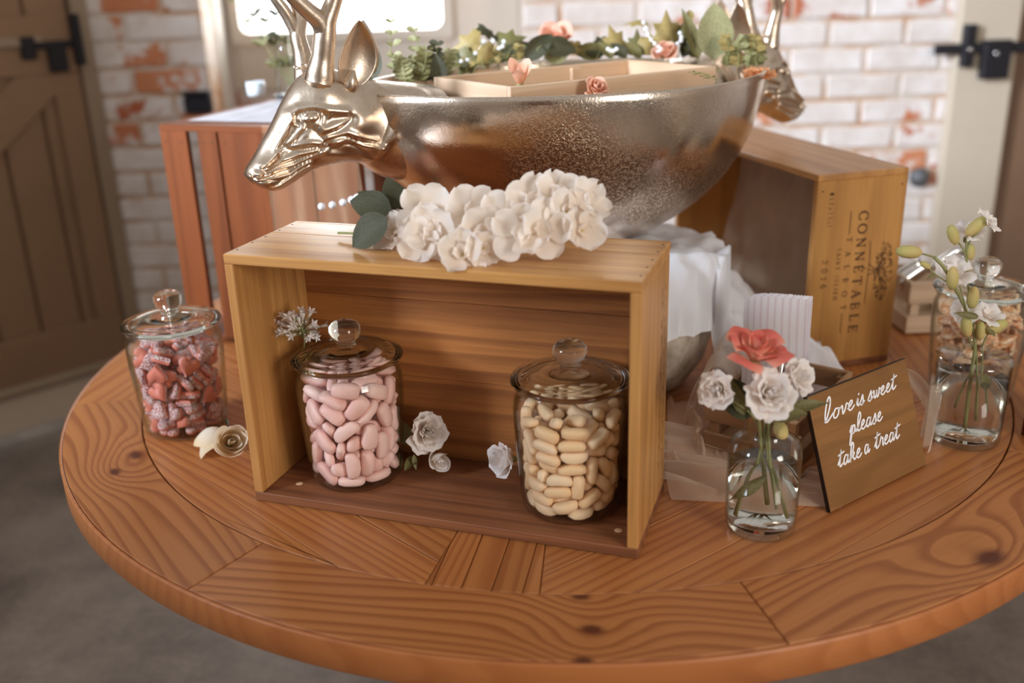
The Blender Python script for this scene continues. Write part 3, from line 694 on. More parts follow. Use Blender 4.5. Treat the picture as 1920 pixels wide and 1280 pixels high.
# the pale shallow box inside the bowl
OB = Vector((.320, 1.520, .447)); ba = Vector((-.80, -.60, 0)); bb = Vector((-.545, .84, 0)).normalized(); ba = (ba - bb * ba.dot(bb)).normalized(); LB, WB, HB = .372, .205, .042
bxo = empty('shallow_box', tuple(OB)); tag(bxo, 'shallow pale wooden box set inside the metal bowl', 'box')
def cb(u, v, z): return OB + ba * u + bb * v + UP * z
for v in (.004, WB - .004): board('side_plank', M_pale, cb(LB / 2, v, HB / 2), ba, UP, LB, HB, .008, bxo)
for u in (.004, LB - .004): board('end_plank', M_pale, cb(u, WB / 2, HB / 2), bb, UP, WB - .016, HB, .008, bxo)
board('base_plank', M_pale, cb(LB / 2, WB / 2, .003), ba, bb, LB - .016, WB - .016, .006, bxo)
for u in (.12,): board('corner_post', M_pale, cb(u, WB - .012, HB / 2), UP, ba, HB - .008, .018, .008, bxo)
# little slatted crate behind the sign
O4 = Vector((.369, 1.146, 0)); a4 = Vector((-.797, .604, 0)); b4 = Vector((.604, .797, 0)); L4, W4, H4 = .135, .205, .074
def c4(u, v, z): return O4 + a4 * u + b4 * v + UP * z
cD = empty('mini_crate', tuple(O4)); tag(cD, 'small brown slatted crate behind the sign holding paper bags and scoops', 'crate')
for z0, z1 in ((.004, .026), (.044, .074)):
    for v in (.003, W4 - .003): board('slat', M_mini, c4(L4 / 2, v, (z0 + z1) / 2), a4, UP, L4, z1 - z0, .006, cD, .0006)
    for u in (.003, L4 - .003): board('slat', M_mini, c4(u, W4 / 2, (z0 + z1) / 2), b4, UP, W4 - .013, z1 - z0, .006, cD, .0006)
for u in (.012, L4 - .012):
    for v in (.012, W4 - .012): board('corner_post', M_mini, c4(u, v, .035), UP, a4, .066, .012, .012, cD, .0006)
board('base_slat', M_mini, c4(L4 / 2, W4 / 2, .003), b4, a4, W4 - .014, L4 - .014, .005, cD, .0006)
ob('peg', box_me(.020, .012, .012, .0008), cD, frame(c4(.006, -.007, .066), UP, b4), M_wood_end)
ob('peg', box_me(.052, .012, .010, .0008), cD, frame(c4(.000, -.007, .030), UP, b4), M_wood_end)
# small pale crate with a scoop, beside the printed crate
O5 = Vector((.700, 1.640, 0)); a5 = Vector((1, .03, 0)).normalized(); b5 = Vector((-.62, .78, 0)).normalized(); b5 = (b5 - a5 * b5.dot(a5) * .6).normalized()
b5 = Vector((-.03, 1, 0)).normalized(); O5 = Vector((.706, 1.645, 0)); L5, W5, H5 = .14, .12, .098
def c5(u, v, z): return O5 + a5 * u + b5 * v + UP * z
cE = empty('small_pallet_crate', tuple(O5)); tag(cE, 'small pale pallet style crate standing behind the right end of the table', 'crate')
for z0, z1 in ((.003, .034), (.058, .098)):
    for v in (.004, W5 - .004): board('slat', M_pallet, c5(L5 / 2, v, (z0 + z1) / 2), a5, UP, L5, z1 - z0, .008, cE)
    for u in (.004, L5 - .004): board('slat', M_pallet, c5(u, W5 / 2, (z0 + z1) / 2), b5, UP, W5 - .017, z1 - z0, .008, cE)
for u in (.016, L5 - .016):
    for v in (.016, W5 - .016): board('corner_post', M_pallet, c5(u, v, .048), UP, a5, .086, .016, .016, cE)
board('base_slat', M_pallet, c5(L5 / 2, W5 / 2, .006), a5, b5, L5 - .018, W5 - .018, .005, cE)
# brown block cut off by the right edge of the picture
blk = board('wooden_block', M_orange, (.775, 1.235, .047), UP, (1, .25, 0), .094, .12, .04); tag(blk, 'brown wooden block cut off by the right edge of the picture', 'block')
# ================================================================ deer head punch bowl
BC = Vector((.10, 1.57, 0)); BA = math.radians(30); AX = Vector((-math.cos(BA), -math.sin(BA), 0)); BN = Vector((AX.y, -AX.x, 0))   # BN faces the camera side
if BN.y > 0: BN = -BN
AXL, AXS, ZR, ZB = .338, .262, .478, .212
bowl = empty('deer_head_bowl', (BC.x, BC.y, ZB)); tag(bowl, 'large oval champagne metal bowl with a deer head at each end', 'bowl')
def bowl_me():
    prof = []
    NP = 26
    for i in range(NP + 1):
        t = i / NP; r = (1 - t ** 2.15) ** .5 if t < 1 else 0; r = r * (1 + .0 * t) if t > .0 else 1
        r *= 1 + .012 * (1 - t) ** 3
        prof.append((r, ZR - t * (ZR - ZB), 0))
    n = 96; vs = []; fs = []; th = .0045
    prof_o = [(r, z, 0) for r, z, _ in prof[::-1]] + [(1.012, ZR + .0015, -.0015)]
    prof_i = [(1.012, ZR + .0015, -th + .001)] + [(r, z, -th) for r, z, _ in prof]
    allp = prof_o + prof_i
    for r, z, off in allp:
        zz_ = z + (th if (off <= -th and r < .3) else 0)
        for k in range(n):
            a = 2 * PI * k / n
            ca, sa = math.cos(a), math.sin(a); kk = (abs(ca) ** 1.75 + abs(sa) ** 1.75) ** (-1 / 1.75); kk = kk * (1 - .0 * abs(sa)) ; x = max(AXL * r + off, 0) * ca * kk; y = max(AXS * 1.06 * r + off, 0) * sa * kk
            if r < 1e-4: x = y = 0
            w = .0012 * nz(x * 22 + 3, y * 22, z * 22)
            vs.append((x * (1 + w * 4), y * (1 + w * 4), zz_ + w * .3 - ZB))
    m = len(allp)
    for j in range(m - 1):
        for k in range(n): fs.append((j * n + k, j * n + (k + 1) % n, (j + 1) * n + (k + 1) % n, (j + 1) * n + k))
    me = bpy.data.meshes.new('basin'); me.from_pydata(vs, [], fs); bm = bmesh.new(); bm.from_mesh(me)
    bmesh.ops.remove_doubles(bm, verts=bm.verts, dist=1e-5); bmesh.ops.recalc_face_normals(bm, faces=bm.faces); return b2m(bm, 'basin', True)
MB = Matrix.Translation((BC.x, BC.y, ZB)) @ Matrix.Rotation(BA, 4, 'Z')
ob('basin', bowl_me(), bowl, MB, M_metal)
# head: sections from neck to nose drawn in a side-view grid (X right, Y down, 1 unit about 0.76 mm)
def sv(X, Y): return (.84528 - .00075929 * X + .0000702681 * Y, .640438 - .0000597655 * X - .000704124 * Y)
TOP = [(812, 156), (775, 152), (735, 150), (700, 147), (668, 143), (640, 134), (610, 124), (577, 128), (550, 152), (531, 182), (518, 208), (503, 238), (488, 265), (474, 290), (463, 307), (459, 320)]
BOT = [(812, 330), (778, 343), (740, 343), (705, 330), (672, 308), (640, 305), (612, 308), (592, 313), (574, 321), (558, 331), (546, 339), (534, 346), (522, 352), (507, 354), (488, 348), (474, 340)]
HW = [125, 112, 88, 66, 60, 60, 60, 56, 48, 41, 36, 33, 31, 30, 25, 17]
def seg_d(p, a, b):
    ax, ay = b[0] - a[0], b[1] - a[1]; t = max(0, min(1, ((p[0] - a[0]) * ax + (p[1] - a[1]) * ay) / (ax * ax + ay * ay + 1e-9)))
    return math.hypot(p[0] - a[0] - t * ax, p[1] - a[1] - t * ay)
def pl_d(p, L): return min(seg_d(p, a, b) for a, b in zip(L, L[1:]))
LINES = [([(546, 205), (560, 196), (585, 192), (612, 198), (640, 200)], 8, 6), ([(598, 236), (622, 226), (648, 214)], -8, 8), ([(606, 250), (640, 240), (672, 252), (700, 258)], 7, 6), ([(606, 262), (640, 252), (676, 266), (706, 272)], -11, 7),
         ([(500, 300), (522, 278), (548, 264), (580, 258), (614, 262)], 8, 4), ([(503, 312), (530, 292), (560, 280), (590, 274)], -9, 5.5), ([(490, 316), (520, 308), (552, 300), (584, 284), (610, 270)], 7, 4), ([(489, 329), (516, 325), (545, 318), (566, 303), (580, 296)], -9, 4),
         ([(500, 352), (530, 342), (556, 322), (580, 306)], 5, 5), ([(534, 196), (520, 224), (500, 262), (480, 296)], -6, 5), ([(548, 214), (536, 240), (516, 276), (498, 300)], 8, 6), ([(566, 232), (548, 256), (530, 282)], -6, 6),
         ([(712, 150), (728, 176), (735, 212), (722, 252), (700, 282)], -6, 9), ([(782, 150), (794, 200), (794, 260), (784, 330)], -9, 9), ([(600, 280), (640, 286), (690, 296)], 5, 8)]
BLOB = [((578, 212), 17, -9), ((668, 222), 30, 11), ((655, 265), 20, 4), ((610, 170), 26, 5), ((505, 330), 15, 6), ((477, 322), 5.5, -8), ((488, 318), 6, 4), ((572, 250), 22, 5), ((590, 226), 9, -4)]
def relief(X, Y):
    r = 0; X += 17
    for L, h, w in LINES:
        d = pl_d((X, Y), L)
        if d < w * 3: r += h * math.exp(-(d / w) ** 2)
    for (cx, cy), w, h in BLOB:
        d = math.hypot(X - cx, Y - cy)
        if d < w * 3: r += h * math.exp(-(d / w) ** 2)
    e = math.hypot((X - 578) / 17.5, (Y - 212 + (X - 578) * .15) / 9.5); r += 6.5 * math.exp(-((e - 1) / .2) ** 2) + 3.0 * math.exp(-((e - 1.75) / .16) ** 2)
    return r
US = .00076
def head_me():
    def cr1(L, t):
        t = t * (len(L) - 1); i = min(int(t), len(L) - 2); f = t - i; g_ = lambda k: L[max(0, min(len(L) - 1, k))]
        a, b, c, d = g_(i - 1), g_(i), g_(i + 1), g_(i + 2)
        q = lambda a, b, c, d: .5 * (2 * b + (c - a) * f + (2 * a - 5 * b + 4 * c - d) * f * f + (3 * b - a - 3 * c + d) * f ** 3)
        return tuple(q(*z) for z in zip(a, b, c, d)) if isinstance(a, tuple) else q(a, b, c, d)
    nu, nv = 200, 150; vs = []; fs = []
    for i in range(nu):
        t = i / (nu - 1); T = cr1(TOP, t); B = cr1(BOT, t); w = cr1(HW, t)
        if i > nu - 8:
            k = (i - (nu - 8)) / 7; w *= math.sqrt(max(0, 1 - k * k)) * .98 + .02; m = ((T[0] + B[0]) / 2, (T[1] + B[1]) / 2); sft = 1 - .55 * k * k
            T = (m[0] + (T[0] - m[0]) * sft - 3 * k, m[1] + (T[1] - m[1]) * sft); B = (m[0] + (B[0] - m[0]) * sft - 3 * k, m[1] + (B[1] - m[1]) * sft)
        for j in range(nv):
            a = 2 * PI * j / nv; c = math.cos(a); s = math.sin(a)
            m = ((T[0] + B[0]) / 2, (T[1] + B[1]) / 2)
            X = m[0] + (T[0] - m[0]) * c; Y = m[1] + (T[1] - m[1]) * c
            sd = math.copysign(abs(s) ** .85, s) * w; sd += math.copysign(relief(X, Y) * min(1, abs(s) * 1.6), s) if abs(s) > .02 else 0
            S, Z = sv(X, Y); vs.append((S, sd * US, Z))
    for i in range(nu - 1):
        for j in range(nv): k = (j + 1) % nv; fs.append((i * nv + j, i * nv + k, (i + 1) * nv + k, (i + 1) * nv + j))
    fs.append(tuple((nu - 1) * nv + j for j in range(nv)))
    me = bpy.data.meshes.new('head'); me.from_pydata(vs, [], fs)
    bm = bmesh.new(); bm.from_mesh(me); bmesh.ops.recalc_face_normals(bm, faces=bm.faces); return b2m(bm, 'head', True)
def hp(X, Y, side=0): S, Z = sv(X - .46 * side, Y); return Vector((S, side * US, Z))
def antler_me(sign):
    bm = bmesh.new(); o = 27 * sign
    if sign > 0:   # near antler
        main = [(590, 176), (598, 152), (601, 130), (605, 105), (609, 70), (613, 40), (626, 5), (640, -40), (640, -90), (624, -140)]
        br = [[(609, 62), (600, 40), (575, 18), (548, -8), (530, -40)], [(634, -30), (660, -60), (676, -96)], [(640, -86), (612, -110), (600, -140)]]
        rm = [12, 27, 25, 20.5, 20, 17, 14, 13, 9, 3]; rb = [[17, 16, 14, 12, 3], [10, 8, 2.5], [9, 7, 2.5]]
    else:
        main = [(574, 176), (570, 152), (566, 130), (560, 100), (552, 66), (556, 36), (548, 6), (545, -40), (556, -90), (552, -130)]
        br = [[(560, 88), (546, 58), (528, 26), (506, -4), (492, -40)], [(548, -10), (575, -40), (590, -80)], [(552, -70), (530, -100), (520, -130)]]
        rm = [12, 24, 20, 15.5, 13.5, 12, 11, 10, 8, 3]; rb = [[12, 11, 10.5, 9, 3], [9, 7, 2.5], [8, 6, 2.5]]
    side = lambda k, n: o + sign * 34 * (k / n)
    def go(P, Rr, base=0, full=8.0):
        pts = [hp(x, y, o + sign * max(0, (150 - y)) * .17) for x, y in P]
        R2 = [r * US for r in Rr]; tube(bm, catmull(pts, 6), R2, 14)
        bmesh.ops.create_uvsphere(bm, u_segments=12, v_segments=8, radius=R2[-1], matrix=Matrix.Translation(pts[-1]))
    go(main, rm)
    for P, Rr in zip(br, rb): go(P, Rr)
    # knobbly burr at the foot
    rn = random.Random(3)
    for k in range(14):
        a = k / 14 * 2 * PI; c = hp(main[2][0] + 1 + 20 * math.cos(a), main[2][1] - 6 + rn.uniform(-3, 3), o + 20 * math.sin(a))
        bmesh.ops.create_icosphere(bm, subdivisions=1, radius=rn.uniform(3.2, 5.2) * US, matrix=Matrix.Translation(c))
    return b2m(bm, 'antler', True)
def ear_me(sign):
    # leaf shaped cupped ear, opening towards the side
    base = Vector(hp(658, 154, sign * 44)); tip = Vector(hp(674, 36, sign * 60)); ax = tip - base; L = ax.length; ax.normalize()
    side = Vector((-1, 0, -.06)); side = (side - ax * side.dot(ax)).normalized(); out = ax.cross(side); out = out if out.y * sign > 0 else -out
    def f(u, v, back=0):
        h = math.sin(PI * min(1, v ** .80 * .93 + .07)) ** .72 * 37 * US * (1 - .10 * v); x = (u * 2 - 1)
        cup = (x * x) * .34 - .17 ; d = cup * h * .9 - .004 * math.sin(PI * v)
        c = base + ax * (L * v) + side * (x * h + .006 * math.sin(PI * v)) + out * (d - (.0035 if back else 0) * (1 - abs(x) ** 4 * .6))
        return c
    n, m = 22, 30; vs = []; fs = []
    for b in (0, 1):
        for j in range(m):
            for i in range(n): vs.append(tuple(f(i / (n - 1), j / (m - 1), b)))
    q = n * m
    for j in range(m - 1):
        for i in range(n - 1):
            a = j * n + i; fs.append((a, a + 1, a + n + 1, a + n)); a += q; fs.append((a, a + n, a + n + 1, a + 1))
        for i in (0, n - 1): a = j * n + i; fs.append((a, a + n, a + n + q, a + q))
    for i in range(n - 1):
        for j in (0, m - 1): a = j * n + i; fs.append((a, a + 1, a + 1 + q, a + q))
    me = bpy.data.meshes.new('ear'); me.from_pydata(vs, [], fs); bm = bmesh.new(); bm.from_mesh(me)
    bmesh.ops.recalc_face_normals(bm, faces=bm.faces); tube(bm, [base - ax * .012 + Vector((0, -sign * .012, 0)), base + ax * .004, base + ax * .02], [.015, .010, .003], 12)
    return b2m(bm, 'ear', True)
def eye_me(sign):
    bm = bmesh.new(); bmesh.ops.create_uvsphere(bm, u_segments=20, v_segments=12, radius=11 * US, matrix=Matrix.Translation(Vector((sv(561, 213)[0], sign * 47 * US, sv(561, 213)[1]))) @ Matrix.Rotation(.12, 4, 'Y') @ Matrix.Diagonal((1.1, 1, .72, 1)))
    return b2m(bm, 'eye', True)
HM, AMs, EMs, YMs = head_me(), {s: antler_me(s) for s in (1, -1)}, {s: ear_me(s) for s in (1, -1)}, {s: eye_me(s) for s in (1, -1)}
for side_ in (1, -1):
    ax = AX * side_; nn = BN * side_
    M = Matrix(((ax.x, nn.x, 0, BC.x), (ax.y, nn.y, 0, BC.y), (0, 0, 1, 0), (0, 0, 0, 1)))
    if side_ < 0: M = M @ Matrix.Translation((-.012, 0, 0))
    h = ob('deer_head', HM, bowl, M, M_cast)
    for s in (1, -1): ob('antler', AMs[s], h, M, M_cast); ob('ear', EMs[s], h, M, M_cast); ob('eye', YMs[s], h, M, M_cast)
# draped stand under the bowl
st = ob('round_stand', lathe([(0, 0), (.080, 0), (.110, .014), (.134, .05), (.148, .10), (.146, .15), (.128, .19), (.10, .209), (0, .209)], 48), None, Matrix.Translation((.175, 1.485, .0008)), M_hess)
tag(st, 'rounded beige cloth covered stand under the metal bowl', 'stand')

# ================================================================ glass jars
def jar_parts(Rs=1.0):
    o = [(0, .0), (.046, .0), (.0545, .0012), (.0595, .006), (.0618, .016), (.0650, .06), (.0682, .11), (.0685, .132), (.0672, .143), (.0648, .149), (.0640, .156), (.0668, .160), (.0668, .1635)]
    i = [(.0620, .1635), (.0620, .150), (.0652, .142), (.0665, .132), (.0662, .11), (.0630, .06), (.0598, .017), (.0570, .009), (.050, .0045), (0, .0045)]
    lid = [(0, .1600), (.0600, .1600), (.0605, .1645), (.0670, .1650), (.0698, .1658), (.0712, .1674), (.0706, .1690), (.0685, .1700), (.0620, .1705), (.0600, .1722), (.0560, .1738), (.0500, .1732), (.0470, .1722), (.030, .1770), (.018, .1800), (.0125, .1830), (.0115, .1865), (.0145, .1900), (.0190, .1945), (.0205, .2010), (.0195, .2075), (.0150, .2125), (.008, .2150), (0, .2155)]
    lin = [(0, .1715), (.0470, .1680), (.0560, .1650), (.0570, .1612), (.0600, .1600)]
    lidp = [(0, .1722), (.030, .1702), (.0460, .1670), (.0550, .1655), (.0572, .1600), (.0600, .1600)] + lid[2:]
    kz = [k for k, p in enumerate(lid) if p[1] > .1825][0]
    return lathe(o + i, 72), lathe(lidp[:5] + lid[1:kz] + [(.0130, .1815), (0, .1818)], 72), lathe([(0, .1821), (.0125, .1821)] + lid[kz:], 48)
JB, JL, JK = jar_parts()
def jar(name, loc, label, sc_=1.0):
    j = empty(name, loc); tag(j, label, 'jar', 'glass sweet jars with knobbed lids')
    M = Matrix.Translation(loc) @ Matrix.Scale(sc_, 4)
    ob('jar_body', JB, j, M, M_tglass); ld = ob('lid', JL, j, M, M_glass); ob('knob', JK, ld, M, M_glass); return j
JARS = [((-.496, 1.354, .0004), 'heart'), ((-.210, 1.160, T1 + .0004), 'bean'), ((.067, 1.064, T1 + .0004), 'cream'), ((.708, 1.392, .0004), 'ring')]
jar('glass_jar', JARS[0][0], 'lidded glass jar of sprinkled pink hearts on the table at the left')
jar('glass_jar', JARS[1][0], 'lidded glass jar of pale pink sweets inside the left of the open crate')
jar('glass_jar', JARS[2][0], 'lidded glass jar of cream sweets inside the right of the open crate')
jar('glass_jar', JARS[3][0], 'lidded glass jar of round wafers behind the right bottle vase', 1.0)
# ---- sweets
def sup(L, Wd, T, e, mod=None, nr=5, ns=14):
    bm = bmesh.new(); rings = []
    for j in range(nr + 1):
        ph = PI * j / nr - PI / 2; cz, sz = math.cos(ph), math.sin(ph); cz = abs(cz) ** .55; zz = math.copysign(abs(sz) ** .7, sz) * T
        if j in (0, nr): p = Vector((0, 0, zz)); p = mod(p) if mod else p; rings.append([bm.verts.new(p)]); continue
        R_ = []
        for k in range(ns):
            a = 2 * PI * k / ns; c, s = math.cos(a), math.sin(a); p = Vector((L * math.copysign(abs(c) ** e, c) * cz, Wd * math.copysign(abs(s) ** e, s) * cz, zz))
            R_.append(bm.verts.new(mod(p) if mod else p))
        rings.append(R_)
    for a, b in zip(rings, rings[1:]):
        for k in range(ns):
            l = (k + 1) % ns
            if len(a) == 1: bm.faces.new((a[0], b[k], b[l]))
            elif len(b) == 1: bm.faces.new((a[k], a[l], b[0]))
            else: bm.faces.new((a[k], a[l], b[l], b[k]))
    bmesh.ops.recalc_face_normals(bm, faces=bm.faces); return b2m(bm, 'sweet', True)
def heartm(p):
    x, y = p.x / .0165, p.y / .0155
    yy = p.y * (1.0 - .42 * max(0, x)) ; xx = p.x * 1.02 - (.0045 * math.exp(-(y / .28) ** 2) if x < -.2 else 0) * -1
    return Vector((xx, yy, p.z))
def plain_heart():
    bm = bmesh.new(); n = 22; out = []
    for k in range(n):
        t = 2 * PI * k / n; x = 16 * math.sin(t) ** 3; y = 13 * math.cos(t) - 5 * math.cos(2 * t) - 2 * math.cos(3 * t) - math.cos(4 * t)
        out.append((x / 16 * .0158, (y + 2.5) / 15.5 * .0158))
    lv = [(.86, -.0052), (1, -.0030), (1, .0022), (.93, .0046), (.6, .0058)]; R_ = [[bm.verts.new((x * k, y * k, z)) for x, y in out] for k, z in lv]
    for a, b in zip(R_, R_[1:]):
        for i in range(n): bm.faces.new((a[i], a[(i + 1) % n], b[(i + 1) % n], b[i]))
    bm.faces.new(R_[0][::-1]); bm.faces.new(R_[-1]); return b2m(bm, 'heart', True)
SWM = {'bean': [sup(.0192, .0104, .0066, .62, lambda p: Vector((p.x, p.y, p.z - 8 * p.x * p.x))), sup(.0185, .0108, .0070, .62, lambda p: Vector((p.x, p.y * (1 + 6 * p.x), p.z))), sup(.0196, .0096, .0064, .7, lambda p: Vector((p.x, p.y + 9 * p.x * p.x - .001, p.z)))],
       'cream': [sup(.0172, .0076, .0068, .72, lambda p: Vector((p.x, p.y + 12 * p.x * p.x - .001, p.z)), 6, 12), sup(.0165, .0080, .0068, .6, lambda p: Vector((p.x, p.y * (1 + 12 * abs(p.x) - .08), p.z * (1 - 8 * p.x)))), sup(.0176, .0072, .0064, .6, lambda p: Vector((p.x, p.y, p.z + 6 * p.x * p.x)))],
       'heart': [plain_heart()], 'ring': []}
def waferm(r, sc2):
    def f(u, v):
        a = u * 2 * PI; rr_ = v * r * (1 + .06 * math.sin(3 * a + sc2)); return Vector((rr_ * math.cos(a), rr_ * math.sin(a) * .9, .0035 * math.sin(2 * a + sc2) * v * v + .001 * math.cos(9 * a)))
    me = grid_me(f, 20, 4, True, True); bm = bmesh.new(); bm.from_mesh(me); bmesh.ops.remove_doubles(bm, verts=bm.verts, dist=1e-5)
    bmesh.ops.solidify(bm, geom=bm.faces[:], thickness=.0050); return b2m(bm, 'wafer', True)
SWM['ring'] = [waferm(.0205, 0), waferm(.019, 1.5)]
